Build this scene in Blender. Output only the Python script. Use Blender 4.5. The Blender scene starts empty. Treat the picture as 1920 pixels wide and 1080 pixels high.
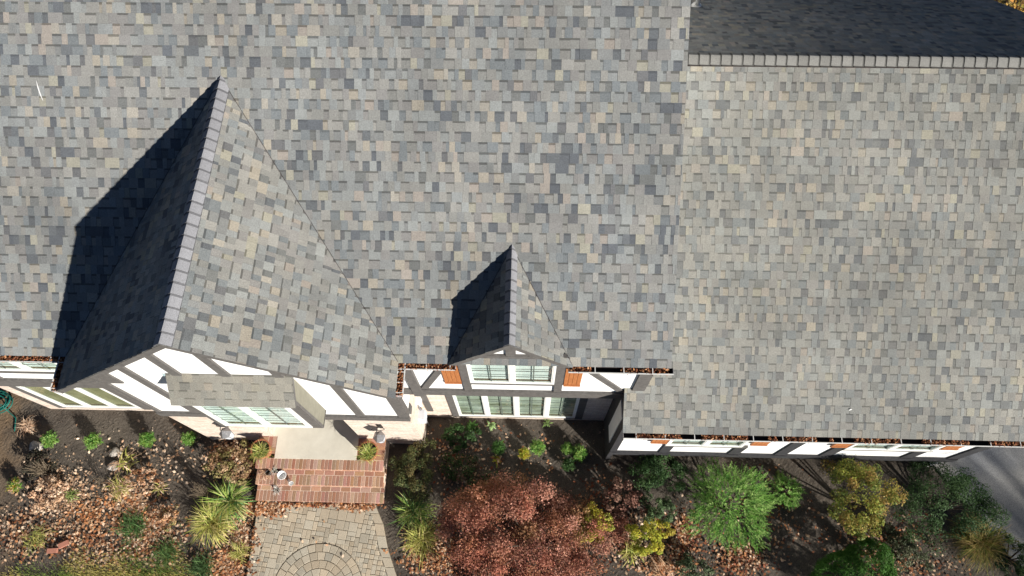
import bpy, math, random
import numpy as np
from mathutils import Matrix, Vector
sc = bpy.context.scene
COL = sc.collection
rnd = random.Random(7)
# ------------------------------------------------------------------ camera numbers
RM = np.array([[0.99956128, -0.01673841, 0.02443495], [0.02509420, 0.91683336, -0.39848071], [-0.01573285, 0.39891906, 0.91685116]])
FPX = 1363.93
CAM = np.array([0.0, 0.0, 16.0])
def at(u, v, z=0.0):
    d = RM @ np.array([(u-960)/FPX, -(v-540)/FPX, -1.0])
    return CAM + d*((z-CAM[2])/d[2])
# ------------------------------------------------------------------ materials
def new_mat(name):
    m = bpy.data.materials.new(name); m.use_nodes = True
    nt = m.node_tree; b = nt.nodes['Principled BSDF']
    return m, nt, b
def N(nt, t, **kw):
    n = nt.nodes.new(t)
    for k, v in kw.items():
        if k.startswith('i_'): n.inputs[k[2:].replace('_', ' ')].default_value = v
        else: setattr(n, k, v)
    return n
def noise(nt, scale, detail=4, rough=0.6, vec=None):
    n = N(nt, 'ShaderNodeTexNoise'); n.inputs['Scale'].default_value = scale
    n.inputs['Detail'].default_value = detail; n.inputs['Roughness'].default_value = rough
    if vec is None:
        tc = N(nt, 'ShaderNodeTexCoord'); vec = tc.outputs['Object']
    nt.links.new(vec, n.inputs['Vector']); return n
def ramp(nt, src, stops):
    r = N(nt, 'ShaderNodeValToRGB'); e = r.color_ramp.elements
    while len(e) < len(stops): e.new(0.5)
    for i, (p, c) in enumerate(stops):
        e[i].position = p; e[i].color = (*c, 1) if len(c) == 3 else c
    nt.links.new(src, r.inputs['Fac']); return r
def mixc(nt, typ, fac, a, b):
    m = N(nt, 'ShaderNodeMix', data_type='RGBA', blend_type=typ)
    for s, i in ((fac, 0), (a, 6), (b, 7)):
        if hasattr(s, 'is_linked') or hasattr(s, 'links'): nt.links.new(s, m.inputs[i])
        else: m.inputs[i].default_value = s if i == 0 else (*s, 1)
    return m.outputs[2]
def bump(nt, b, h, strength=0.4, dist=0.01):
    bp = N(nt, 'ShaderNodeBump'); bp.inputs['Strength'].default_value = strength; bp.inputs['Distance'].default_value = dist
    nt.links.new(h, bp.inputs['Height']); nt.links.new(bp.outputs['Normal'], b.inputs['Normal'])
def plain(name, c1, c2, scale=8, rough=0.8, bs=0.3, bd=0.004, metal=0, spec=0.3):
    m, nt, b = new_mat(name)
    n = noise(nt, scale, 6, 0.65)
    r = ramp(nt, n.outputs['Fac'], [(0.3, c1), (0.7, c2)])
    nt.links.new(r.outputs['Color'], b.inputs['Base Color'])
    b.inputs['Roughness'].default_value = rough; b.inputs['Metallic'].default_value = metal
    b.inputs['Specular IOR Level'].default_value = spec
    n2 = noise(nt, scale*6, 4, 0.6); bump(nt, b, n2.outputs['Fac'], bs, bd)
    return m
def attr_mat(name, grain=0.25, gscale=300, rough=0.95, bs=0.5, bd=0.002, spec=0.15, big=0.0):
    m, nt, b = new_mat(name)
    a = N(nt, 'ShaderNodeAttribute', attribute_name='Col')
    n = noise(nt, gscale, 2, 0.7)
    r = ramp(nt, n.outputs['Fac'], [(0.25, (1-grain,)*3), (0.75, (1+grain,)*3)])
    c = mixc(nt, 'MULTIPLY', 1.0, a.outputs['Color'], r.outputs['Color'])
    if big:
        n3 = noise(nt, 0.7, 4, 0.6); r3 = ramp(nt, n3.outputs['Fac'], [(0.3, (1-big,)*3), (0.7, (1+big*0.6,)*3)])
        c = mixc(nt, 'MULTIPLY', 1.0, c, r3.outputs['Color'])
    nt.links.new(c, b.inputs['Base Color'])
    b.inputs['Roughness'].default_value = rough; b.inputs['Specular IOR Level'].default_value = spec
    bump(nt, b, n.outputs['Fac'], bs, bd)
    return m
def leaf_mat(name, trans=0.25, rough=0.6):
    m, nt, b = new_mat(name)
    a = N(nt, 'ShaderNodeAttribute', attribute_name='Col')
    nt.links.new(a.outputs['Color'], b.inputs['Base Color'])
    b.inputs['Roughness'].default_value = rough; b.inputs['Specular IOR Level'].default_value = 0.2
    t = N(nt, 'ShaderNodeBsdfTranslucent'); nt.links.new(a.outputs['Color'], t.inputs['Color'])
    mx = N(nt, 'ShaderNodeMixShader'); mx.inputs[0].default_value = trans
    nt.links.new(b.outputs[0], mx.inputs[1]); nt.links.new(t.outputs[0], mx.inputs[2])
    nt.links.new(mx.outputs[0], nt.nodes['Material Output'].inputs['Surface'])
    return m
M = {}
M['shingle'] = attr_mat('shingle', 0.42, 95, 0.97, 0.6, 0.004, 0.1, big=0.2)
M['cap'] = attr_mat('ridge_cap', 0.34, 95, 0.97, 0.5, 0.003, 0.1)
M['stucco'] = plain('stucco', (0.74, 0.74, 0.73), (0.84, 0.84, 0.82), 5, 0.9, 0.5, 0.006)
M['timber'] = plain('timber', (0.075, 0.07, 0.067), (0.125, 0.118, 0.112), 14, 0.75, 0.5, 0.005)
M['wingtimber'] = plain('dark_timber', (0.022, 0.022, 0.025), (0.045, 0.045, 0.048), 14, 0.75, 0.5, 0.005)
M['deck'] = plain('fascia_paint', (0.085, 0.082, 0.08), (0.12, 0.115, 0.11), 10, 0.7)
M['white'] = plain('white_vinyl', (0.70, 0.70, 0.67), (0.78, 0.78, 0.75), 6, 0.45, 0.1, 0.002)
M['gutter'] = plain('gutter_metal', (0.32, 0.30, 0.31), (0.42, 0.40, 0.41), 9, 0.45, 0.2, 0.002, 0.0, 0.5)
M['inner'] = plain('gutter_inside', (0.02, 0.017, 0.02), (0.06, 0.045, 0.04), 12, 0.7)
M['dark'] = plain('dark_metal', (0.03, 0.03, 0.032), (0.07, 0.07, 0.07), 20, 0.5, 0.2, 0.002, 0.3)
M['curtain'] = plain('curtain', (0.66, 0.74, 0.72), (0.80, 0.85, 0.83), 3, 0.9)
M['woodsill'] = plain('wood_sill', (0.16, 0.12, 0.07), (0.24, 0.18, 0.11), 9, 0.6)
M['bayside'] = plain('bay_paint', (0.16, 0.155, 0.12), (0.21, 0.2, 0.16), 9, 0.8)
M['mixed'] = plain('blind_with_garden_reflection', (0.20, 0.22, 0.13), (0.55, 0.62, 0.56), 1.6, 0.8)  # mint blind with olive patches painted in as the garden's reflection
M['olive_reflection'] = plain('painted_garden_reflection', (0.20, 0.19, 0.10), (0.36, 0.34, 0.2), 3, 0.8)  # olive tone painted in for the garden mirrored in the glass
M['muntin'] = plain('muntin', (0.14, 0.16, 0.15), (0.22, 0.24, 0.23), 10, 0.6)
M['grey'] = plain('grey_metal', (0.20, 0.20, 0.21), (0.32, 0.32, 0.33), 20, 0.4, 0.1, 0.001, 0.5)
M['box'] = plain('grey_box_paint', (0.5, 0.52, 0.56), (0.6, 0.62, 0.66), 8, 0.4)
M['terra'] = plain('terracotta', (0.26, 0.09, 0.045), (0.40, 0.16, 0.08), 9, 0.85)
M['soil'] = plain('potting_soil', (0.02, 0.014, 0.01), (0.06, 0.04, 0.03), 30, 0.95, 1, 0.02)
M['concrete'] = plain('concrete', (0.62, 0.59, 0.50), (0.74, 0.71, 0.61), 3, 0.9, 0.3, 0.003)
M['rock'] = plain('rock', (0.25, 0.23, 0.2), (0.55, 0.5, 0.45), 7, 0.9, 0.8, 0.03)
M['hose'] = plain('hose_rubber', (0.01, 0.09, 0.075), (0.015, 0.16, 0.125), 12, 0.4)
M['bark'] = plain('bark', (0.05, 0.035, 0.025), (0.13, 0.10, 0.075), 30, 0.9, 1, 0.01)
M['dead'] = plain('dry_stem', (0.12, 0.09, 0.06), (0.25, 0.2, 0.14), 30, 0.9)
M['pale'] = plain('pale_ceramic', (0.6, 0.6, 0.6), (0.75, 0.75, 0.74), 5, 0.3, 0.05, 0.001)
M['copper'] = plain('blue_grey_drip', (0.3, 0.42, 0.45), (0.4, 0.5, 0.52), 8, 0.5)
M['leaf'] = leaf_mat('leaf')
M['dryleaf'] = leaf_mat('dry_leaf', 0.1, 0.8)
M['paver'] = attr_mat('paver', 0.22, 90, 0.92, 0.5, 0.004, big=0.12)
M['brick'] = attr_mat('step_brick', 0.28, 70, 0.9, 0.6, 0.004)
M['chip'] = attr_mat('chip', 0.2, 60, 0.95)
def cedar():
    m, nt, b = new_mat('cedar')
    tc = N(nt, 'ShaderNodeTexCoord'); mp = N(nt, 'ShaderNodeMapping'); mp.inputs['Scale'].default_value = (1, 1, 0.08)
    nt.links.new(tc.outputs['Object'], mp.inputs['Vector'])
    n = noise(nt, 90, 5, 0.6, mp.outputs['Vector'])
    r = ramp(nt, n.outputs['Fac'], [(0.3, (0.27, 0.09, 0.028)), (0.7, (0.46, 0.18, 0.06))])
    nt.links.new(r.outputs['Color'], b.inputs['Base Color']); b.inputs['Roughness'].default_value = 0.6
    return m
M['cedar'] = cedar()
def brickwall():
    m, nt, b = new_mat('painted_brick')
    tc = N(nt, 'ShaderNodeTexCoord'); sx = N(nt, 'ShaderNodeSeparateXYZ'); nt.links.new(tc.outputs['Object'], sx.inputs[0])
    ad = N(nt, 'ShaderNodeMath', operation='ADD'); nt.links.new(sx.outputs['X'], ad.inputs[0]); nt.links.new(sx.outputs['Y'], ad.inputs[1])
    cx = N(nt, 'ShaderNodeCombineXYZ'); nt.links.new(ad.outputs[0], cx.inputs['X']); nt.links.new(sx.outputs['Z'], cx.inputs['Y'])
    br = N(nt, 'ShaderNodeTexBrick'); nt.links.new(cx.outputs[0], br.inputs['Vector'])
    br.inputs['Scale'].default_value = 1.0; br.inputs['Brick Width'].default_value = 0.215; br.inputs['Row Height'].default_value = 0.075
    br.inputs['Mortar Size'].default_value = 0.006; br.inputs['Mortar Smooth'].default_value = 0.2; br.inputs['Bias'].default_value = 0
    br.inputs['Color1'].default_value = (0.70, 0.62, 0.55, 1); br.inputs['Color2'].default_value = (0.56, 0.45, 0.38, 1); br.inputs['Mortar'].default_value = (0.50, 0.47, 0.43, 1)
    n = noise(nt, 25, 5, 0.7); r = ramp(nt, n.outputs['Fac'], [(0.3, (0.72, 0.68, 0.64)), (0.62, (1.1, 1.08, 1.05))])
    c = mixc(nt, 'MULTIPLY', 0.9, br.outputs['Color'], r.outputs['Color'])
    nt.links.new(c, b.inputs['Base Color']); b.inputs['Roughness'].default_value = 0.93
    inv = N(nt, 'ShaderNodeMath', operation='SUBTRACT'); inv.inputs[0].default_value = 1; nt.links.new(br.outputs['Fac'], inv.inputs[1])
    m2 = N(nt, 'ShaderNodeMath', operation='MULTIPLY_ADD'); nt.links.new(n.outputs['Fac'], m2.inputs[0]); m2.inputs[1].default_value = 0.6; nt.links.new(inv.outputs[0], m2.inputs[2])
    bump(nt, b, m2.outputs[0], 0.8, 0.008)
    return m
M['brickwall'] = brickwall()
def glass():
    m, nt, b = new_mat('window_glass'); nt.nodes.remove(b)
    tr = N(nt, 'ShaderNodeBsdfTransparent'); tr.inputs[0].default_value = (0.88, 0.93, 0.91, 1)
    gl = N(nt, 'ShaderNodeBsdfGlossy'); gl.inputs['Roughness'].default_value = 0.015; gl.inputs[0].default_value = (0.9, 0.95, 0.93, 1)
    mx = N(nt, 'ShaderNodeMixShader'); mx.inputs[0].default_value = 0.24; nt.links.new(tr.outputs[0], mx.inputs[1]); nt.links.new(gl.outputs[0], mx.inputs[2])
    nt.links.new(mx.outputs[0], nt.nodes['Material Output'].inputs['Surface'])
    return m
M['glass'] = glass()
def mulch():
    m, nt, b = new_mat('mulch_soil')
    n1 = noise(nt, 1.1, 5, 0.6); n2 = noise(nt, 52, 6, 0.8)
    r1 = ramp(nt, n1.outputs['Fac'], [(0.35, (0.085, 0.074, 0.064)), (0.7, (0.125, 0.107, 0.088))])
    r2 = ramp(nt, n2.outputs['Fac'], [(0.28, (0.35, 0.35, 0.35)), (0.5, (0.9, 0.9, 0.9)), (0.75, (1.8, 1.75, 1.65))])
    c = mixc(nt, 'MULTIPLY', 1.0, r1.outputs['Color'], r2.outputs['Color'])
    # bare brown earth to the far left
    tc = N(nt, 'ShaderNodeTexCoord'); sx = N(nt, 'ShaderNodeSeparateXYZ'); nt.links.new(tc.outputs['Object'], sx.inputs[0])
    a = N(nt, 'ShaderNodeMath', operation='MULTIPLY_ADD'); nt.links.new(n1.outputs['Fac'], a.inputs[0]); a.inputs[1].default_value = 2.5; nt.links.new(sx.outputs['X'], a.inputs[2])
    rr = ramp(nt, a.outputs[0], [(0.0, (0, 0, 0)), (1.0, (1, 1, 1))])
    mr = N(nt, 'ShaderNodeMapRange'); nt.links.new(a.outputs[0], mr.inputs[0]); mr.inputs[1].default_value = -9.6; mr.inputs[2].default_value = -10.3
    c2 = mixc(nt, 'MULTIPLY', 1.0, (0.19, 0.135, 0.088), r2.outputs['Color'])
    c3 = mixc(nt, 'MIX', mr.outputs[0], c, c2)
    nt.links.new(c3, b.inputs['Base Color']); b.inputs['Roughness'].default_value = 0.97; b.inputs['Specular IOR Level'].default_value = 0.1
    bump(nt, b, n2.outputs['Fac'], 0.8, 0.008)
    return m
M['mulch'] = mulch()
def asphalt():
    m, nt, b = new_mat('asphalt')
    n1 = noise(nt, 120, 3, 0.8); n2 = noise(nt, 0.8, 3, 0.5)
    r = ramp(nt, n1.outputs['Fac'], [(0.3, (0.08, 0.086, 0.095)), (0.5, (0.20, 0.205, 0.21)), (0.7, (0.48, 0.47, 0.44))])
    r2 = ramp(nt, n2.outputs['Fac'], [(0.3, (0.75, 0.78, 0.85)), (0.7, (1.15, 1.1, 1.0))])
    nt.links.new(mixc(nt, 'MULTIPLY', 1.0, r.outputs['Color'], r2.outputs['Color']), b.inputs['Base Color'])
    b.inputs['Roughness'].default_value = 0.9; bump(nt, b, n1.outputs['Fac'], 0.6, 0.006)
    return m
M['asphalt'] = asphalt()
M['lawnsoil'] = plain('lawn_soil', (0.07, 0.075, 0.02), (0.16, 0.14, 0.05), 12, 0.95, 1, 0.02)
M['land'] = plain('grass_land', (0.05, 0.06, 0.02), (0.12, 0.10, 0.04), 2, 0.95, 1, 0.03)
M['joint'] = plain('joint_sand', (0.17, 0.145, 0.11), (0.24, 0.205, 0.16), 30, 0.95)
# ------------------------------------------------------------------ mesh helpers
class MB:
    def __init__(s): s.v = []; s.f = []; s.c = []
    def face(s, pts, c=None):
        i = len(s.v); s.v += [tuple(p) for p in pts]; s.f.append(tuple(range(i, i+len(pts)))); s.c.append(c or (1, 1, 1))
    def box(s, a, b, c=None):
        x0, y0, z0 = a; x1, y1, z1 = b
        s.hexa([(x0, y0, z0), (x1, y0, z0), (x1, y1, z0), (x0, y1, z0), (x0, y0, z1), (x1, y0, z1), (x1, y1, z1), (x0, y1, z1)], c)
    def hexa(s, p, c=None):
        i = len(s.v); s.v += [tuple(q) for q in p]
        for f in ((0, 3, 2, 1), (4, 5, 6, 7), (0, 1, 5, 4), (1, 2, 6, 5), (2, 3, 7, 6), (3, 0, 4, 7)):
            s.f.append(tuple(i+k for k in f)); s.c.append(c or (1, 1, 1))
    def prism(s, poly, d, c=None):           # polygon (ccw seen from -d) extruded by vector d
        n = len(poly); i = len(s.v); s.v += [tuple(p) for p in poly] + [tuple(p[k]+d[k] for k in range(3)) for p in poly]
        s.f.append(tuple(range(i, i+n))); s.f.append(tuple(i+n+k for k in reversed(range(n))))
        for k in range(n): s.f.append((i+(k+1) % n, i+k, i+n+k, i+n+(k+1) % n))
        s.c += [c or (1, 1, 1)]*(n+2)
    def beam(s, p, q, w, y0, y1, c=None):     # diagonal board in an x-z plane, between (x,z) points
        dx, dz = q[0]-p[0], q[1]-p[1]; l = math.hypot(dx, dz); nx, nz = -dz/l*w/2, dx/l*w/2
        s.prism([(p[0]+nx, y0, p[1]+nz), (p[0]-nx, y0, p[1]-nz), (q[0]-nx, y0, q[1]-nz), (q[0]+nx, y0, q[1]+nz)], (0, y1-y0, 0), c)
    def tube(s, pts, rad, n=7, c=None, cap=True):
        pts = [Vector(p) for p in pts]; rings = []
        if not hasattr(rad, '__len__'): rad = [rad]*len(pts)
        for k, p in enumerate(pts):
            t = (pts[min(k+1, len(pts)-1)]-pts[max(k-1, 0)]).normalized()
            a = t.cross(Vector((0, 0, 1))) if abs(t.z) < 0.95 else t.cross(Vector((1, 0, 0))); a.normalize(); b = t.cross(a)
            i = len(s.v); rings.append(i)
            for j in range(n):
                w = 2*math.pi*j/n; s.v.append(tuple(p+(a*math.cos(w)+b*math.sin(w))*rad[k]))
        for k in range(len(pts)-1):
            for j in range(n):
                s.f.append((rings[k]+j, rings[k]+(j+1) % n, rings[k+1]+(j+1) % n, rings[k+1]+j)); s.c.append(c or (1, 1, 1))
        if cap:
            s.f.append(tuple(rings[0]+j for j in reversed(range(n)))); s.f.append(tuple(rings[-1]+j for j in range(n))); s.c += [c or (1, 1, 1)]*2
    def lathe(s, o, prof, n=20, c=None):
        i = len(s.v)
        for r, z in prof:
            for j in range(n):
                w = 2*math.pi*j/n; s.v.append((o[0]+r*math.cos(w), o[1]+r*math.sin(w), o[2]+z))
        for k in range(len(prof)-1):
            for j in range(n):
                s.f.append((i+k*n+j, i+k*n+(j+1) % n, i+(k+1)*n+(j+1) % n, i+(k+1)*n+j)); s.c.append(c or (1, 1, 1))
def link(name, me, mat, parent=None, **props):
    me.materials.append(mat); o = bpy.data.objects.new(name, me); COL.objects.link(o)
    if parent is not None: o.parent = parent; o.matrix_parent_inverse = Matrix.Translation(-Vector(wloc(parent)))
    for k, v in props.items(): o[k] = v
    return o
def wloc(o):
    l = Vector(o.location)
    while o.parent: o = o.parent; l = l+Vector(o.location) if False else l
    return l
def P(name, mb, mat, parent=None, **props):
    me = bpy.data.meshes.new(name); me.from_pydata(mb.v, [], mb.f); me.update()
    if any(c != (1, 1, 1) for c in mb.c):
        a = me.attributes.new('Col', 'FLOAT_COLOR', 'FACE')
        a.data.foreach_set('color', np.array([(*c, 1) for c in mb.c], dtype=np.float32).ravel())
    return link(name, me, mat, parent, **props)
def quads(name, v, colors, mat, parent=None, smooth=False, **props):   # v: (n,4,3)
    n = len(v); me = bpy.data.meshes.new(name)
    me.vertices.add(n*4); me.vertices.foreach_set('co', v.astype(np.float32).ravel())
    me.loops.add(n*4); me.loops.foreach_set('vertex_index', np.arange(n*4, dtype=np.int32))
    me.polygons.add(n); me.polygons.foreach_set('loop_start', np.arange(0, n*4, 4, dtype=np.int32))
    me.update(calc_edges=True)
    a = me.attributes.new('Col', 'FLOAT_COLOR', 'FACE')
    a.data.foreach_set('color', np.concatenate([colors, np.ones((n, 1))], 1).astype(np.float32).ravel())
    return link(name, me, mat, parent, **props)
def thing(name, loc, label, cat, group=None):
    o = bpy.data.objects.new(name, None); COL.objects.link(o); o.location = Vector(loc); o.empty_display_size = 0.2
    o['label'] = label; o['category'] = cat
    if group: o['group'] = group
    return o
# all child meshes are written in world coordinates; the parent inverse keeps them there
# ------------------------------------------------------------------ SETTING
T = math.tan(math.radians(33.7)); CP, SP = math.cos(math.radians(33.7)), math.sin(math.radians(33.7))
def ground_sheet():
    mb = MB(); mb.face([(-150, -150, -0.12), (150, -150, -0.12), (150, 150, -0.12), (-150, 150, -0.12)])
    P('ground', mb, M['land'], kind='structure')
ground_sheet()
def hnoise(x, y, s):
    return (np.sin(x*7.1+s)*np.cos(y*6.3-s)+0.6*np.sin(x*17.3+y*11.1+s*2)+0.25*np.sin(x*5.3-y*14.7+s))/2.0
def bed():
    rs = np.random.RandomState(3)
    x = np.arange(-14, 12.01, 0.045); y = np.arange(-3, 4.6, 0.045)
    X, Y = np.meshgrid(x, y); Z = -0.015+0.012*hnoise(X, Y, 1.3)+rs.normal(0, 0.0022, X.shape)
    v = np.stack([X, Y, Z], -1).reshape(-1, 3); nx = len(x); ny = len(y)
    i = (np.arange(ny-1)[:, None]*nx+np.arange(nx-1)[None]).ravel()
    f = np.stack([i, i+1, i+nx+1, i+nx], 1)
    me = bpy.data.meshes.new('mulch_bed'); me.from_pydata(v.tolist(), [], f.tolist()); me.update()
    link('mulch_bed', me, M['mulch'], kind='structure')
bed()
mb = MB(); mb.prism([(8.75, 3.6, 0.03), (8.75, 2.95, 0.03), (9.05, 2.45, 0.03), (9.45, 2.0, 0.03), (9.75, 1.4, 0.03), (10.2, 0.6, 0.03), (11, -1, 0.03), (12, -4, 0.03), (22, -12, 0.03), (30, -12, 0.03), (30, 16, 0.03), (9.6, 16, 0.03), (9.6, 3.6, 0.03)], (0, 0, -0.2))
P('driveway', mb, M['asphalt'], kind='structure')
# paved walkway
def in_poly(x, y, poly):
    c = False; n = len(poly)
    for i in range(n):
        x1, y1 = poly[i]; x2, y2 = poly[(i+1) % n]
        if (y1 > y) != (y2 > y) and x < (x2-x1)*(y-y1)/(y2-y1)+x1: c = not c
    return c
WALK = [(-5.72, 1.90), (-5.72, -4.0), (-0.9, -4.0), (-1.5, -2.0), (-2.1, -0.5), (-2.62, 0.45), (-2.86, 1.0), (-3.0, 1.48), (-3.22, 1.90)]
def walkway():
    r = random.Random(11); mb = MB(); base = MB()
    base.prism([(x, y, 0.028) for x, y in WALK], (0, 0, -0.15))
    P('walkway_bed', base, M['joint'], kind='structure')
    def col():
        k = r.uniform(0.82, 1.12); w = r.uniform(-0.02, 0.02); return (0.46*k+w, 0.405*k, 0.315*k-w*0.7)
    def paver(pts):
        cx = sum(p[0] for p in pts)/len(pts); cy = sum(p[1] for p in pts)/len(pts)
        z = 0.05+r.uniform(-0.0025, 0.0025); g = 0.006
        q = []
        for x, y in pts:
            d = math.hypot(x-cx, y-cy); q.append((x+(cx-x)*g/d, y+(cy-y)*g/d))
        c = col(); n = len(q); b = []
        for x, y in q:
            d = math.hypot(x-cx, y-cy); b.append((x+(cx-x)*0.006/d, y+(cy-y)*0.006/d))
        mb.face([(x, y, z) for x, y in b], c)
        for k in range(n):
            a1, a2 = q[k], q[(k+1) % n]; b1, b2 = b[k], b[(k+1) % n]
            mb.face([(*a1, z-0.006), (*a2, z-0.006), (*b2, z), (*b1, z)], c)
            mb.face([(*a1, z-0.03), (*a2, z-0.03), (*a2, z-0.006), (*a1, z-0.006)], c)
    C0 = (-4.22, 0.14)
    # rings
    rad = [0.0, 0.12, 0.28, 0.44, 0.60, 0.76, 0.92]
    for k in range(len(rad)-1):
        r0, r1 = rad[k], rad[k+1]; n = max(1, int(2*math.pi*(r0+r1)/2/0.155))
        if r0 == 0: paver([(C0[0]+r1*math.cos(t*math.pi/4), C0[1]+r1*math.sin(t*math.pi/4)) for t in range(8)]); continue
        o = r.random()
        for j in range(n):
            a0, a1 = 2*math.pi*(j+o)/n, 2*math.pi*(j+1+o)/n; am = (a0+a1)/2
            paver([(C0[0]+R_*math.cos(a), C0[1]+R_*math.sin(a)) for R_, a in ((r0, a0), (r1, a0), (r1*1.0, am), (r1, a1), (r0, a1), (r0, am))] if r0 > 0.2 else [(C0[0]+R_*math.cos(a), C0[1]+R_*math.sin(a)) for R_, a in ((r0, a0), (r1, a0), (r1, a1), (r0, a1))])
    # border pavers along both edges
    def border(e, side):
        L = 0
        pts = []
        for k in range(len(e)-1):
            d = math.hypot(e[k+1][0]-e[k][0], e[k+1][1]-e[k][1]); m = max(1, round(d/0.22))
            for j in range(m): pts.append((e[k][0]+(e[k+1][0]-e[k][0])*j/m, e[k][1]+(e[k+1][1]-e[k][1])*j/m))
        pts.append(e[-1])
        for k in range(len(pts)-1):
            (x0, y0), (x1, y1) = pts[k], pts[k+1]
            paver([(x0, y0), (x0+side*0.19, y0), (x1+side*0.19, y1), (x1, y1)] if side < 0 else [(x0, y0), (x1, y1), (x1+side*0.19, y1), (x0+side*0.19, y0)][::-1])
    border([(-3.22, 1.89), (-3.0, 1.48), (-2.86, 1.0), (-2.62, 0.45), (-2.1, -0.5), (-1.5, -2.0), (-0.9, -4.0)], -1)
    border([(-5.71, -4.0), (-5.71, 1.89)], 1)
    inner = [(-5.52, 1.89), (-5.52, -4), (-1.1, -4), (-1.7, -2.0), (-2.3, -0.5), (-2.82, 0.45), (-3.06, 1.0), (-3.2, 1.48), (-3.42, 1.89)]
    # ashlar field
    u = 0.094; G = 70; used = set(); th = math.radians(-7); ct, st = math.cos(th), math.sin(th)
    sizes = [(2, 2), (2, 1), (1, 2), (2, 2), (3, 2), (2, 3), (1, 1), (2, 1), (1, 2)]
    def W(a, b): X = a*u; Y = b*u; return (-5.9+X*ct-Y*st, -4.0+X*st+Y*ct)
    for b in range(0, 80):
        for a in range(-4, 60):
            if (a, b) in used: continue
            r.shuffle(sizes)
            for w, h in sizes+[(1, 1)]:
                cells = [(a+i, b+j) for i in range(w) for j in range(h)]
                if any(c in used for c in cells): continue
                used.update(cells); break
            pts = [W(a, b), W(a+w, b), W(a+w, b+h), W(a, b+h)]
            ins = [in_poly(x, y, inner) and math.hypot(x-C0[0], y-C0[1]) > 0.93 for x, y in pts]
            if all(ins): paver(pts)
            elif any(ins):   # cut paver: clip by sampling a small grid of the rectangle
                for i in range(w):
                    for j in range(h):
                        q = [W(a+i, b+j), W(a+i+1, b+j), W(a+i+1, b+j+1), W(a+i, b+j+1)]
                        qq = []
                        for x, y in q:
                            d = math.hypot(x-C0[0], y-C0[1])
                            if d < 0.93: x, y = C0[0]+(x-C0[0])*0.935/d, C0[1]+(y-C0[1])*0.935/d
                            qq.append((x, y))
                        cx = sum(p[0] for p in q)/4; cy = sum(p[1] for p in q)/4
                        if in_poly(cx, cy, inner) and math.hypot(cx-C0[0], cy-C0[1]) > 0.90:
                            ar = sum(qq[k][0]*qq[(k+1) % 4][1]-qq[(k+1) % 4][0]*qq[k][1] for k in range(4))/2
                            if ar > 0.003: paver(qq)
    for j in range(44):      # cut fillers round the circle and beside the border courses
        a0, a1 = 2*math.pi*j/44+0.01, 2*math.pi*(j+1)/44-0.01
        mb.face([(C0[0]+q*math.cos(a), C0[1]+q*math.sin(a), 0.0465) for q, a in ((0.93, a0), (1.05, a0), (1.05, a1), (0.93, a1))], col())
    for e, sd in (([(-3.22, 1.89), (-3.0, 1.48), (-2.86, 1.0), (-2.62, 0.45), (-2.1, -0.5), (-1.5, -2.0), (-0.9, -4.0)], -1), ([(-5.71, 1.89), (-5.71, 0.0), (-5.71, -4.0)], 1)):
        for k in range(len(e)-1):
            for j in range(6):
                f0, f1 = j/6+0.01, (j+1)/6-0.01
                A_ = (e[k][0]+(e[k+1][0]-e[k][0])*f0, e[k][1]+(e[k+1][1]-e[k][1])*f0); B_ = (e[k][0]+(e[k+1][0]-e[k][0])*f1, e[k][1]+(e[k+1][1]-e[k][1])*f1)
                q = [(A_[0]+sd*0.196, A_[1], 0.0435), (A_[0]+sd*0.30, A_[1], 0.0435), (B_[0]+sd*0.30, B_[1], 0.0435), (B_[0]+sd*0.196, B_[1], 0.0435)]
                mb.face(q if sd < 0 else q[::-1], col())
    P('walkway', mb, M['paver'], kind='structure')
walkway()
# ------------------------------------------------------------------ HOUSE
house = thing('tudor_house', (0, 3.8, 0), 'half timbered white house with grey shingle roof, front gable, dormer and right wing', 'house')
SH = [(0.215, 0.215, 0.20), (0.235, 0.232, 0.215), (0.19, 0.195, 0.19), (0.255, 0.25, 0.23), (0.165, 0.18, 0.185), (0.22, 0.23, 0.225), (0.21, 0.205, 0.195), (0.24, 0.25, 0.24)]
SHD = [(0.118, 0.127, 0.134), (0.105, 0.114, 0.125), (0.13, 0.132, 0.135), (0.145, 0.15, 0.145)]
SHT = [(0.295, 0.268, 0.22), (0.29, 0.278, 0.225), (0.285, 0.255, 0.222), (0.30, 0.28, 0.24)]
def shcol(r, k=1.0, gap=False):
    t = r.random()
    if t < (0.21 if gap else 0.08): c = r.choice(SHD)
    elif t < (0.32 if gap else 0.20): c = r.choice(SHT)
    else: c = r.choice(SH)
    m = r.uniform(0.92, 1.08)*k
    if gap: m *= 0.93
    return tuple(x*m for x in c)
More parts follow.
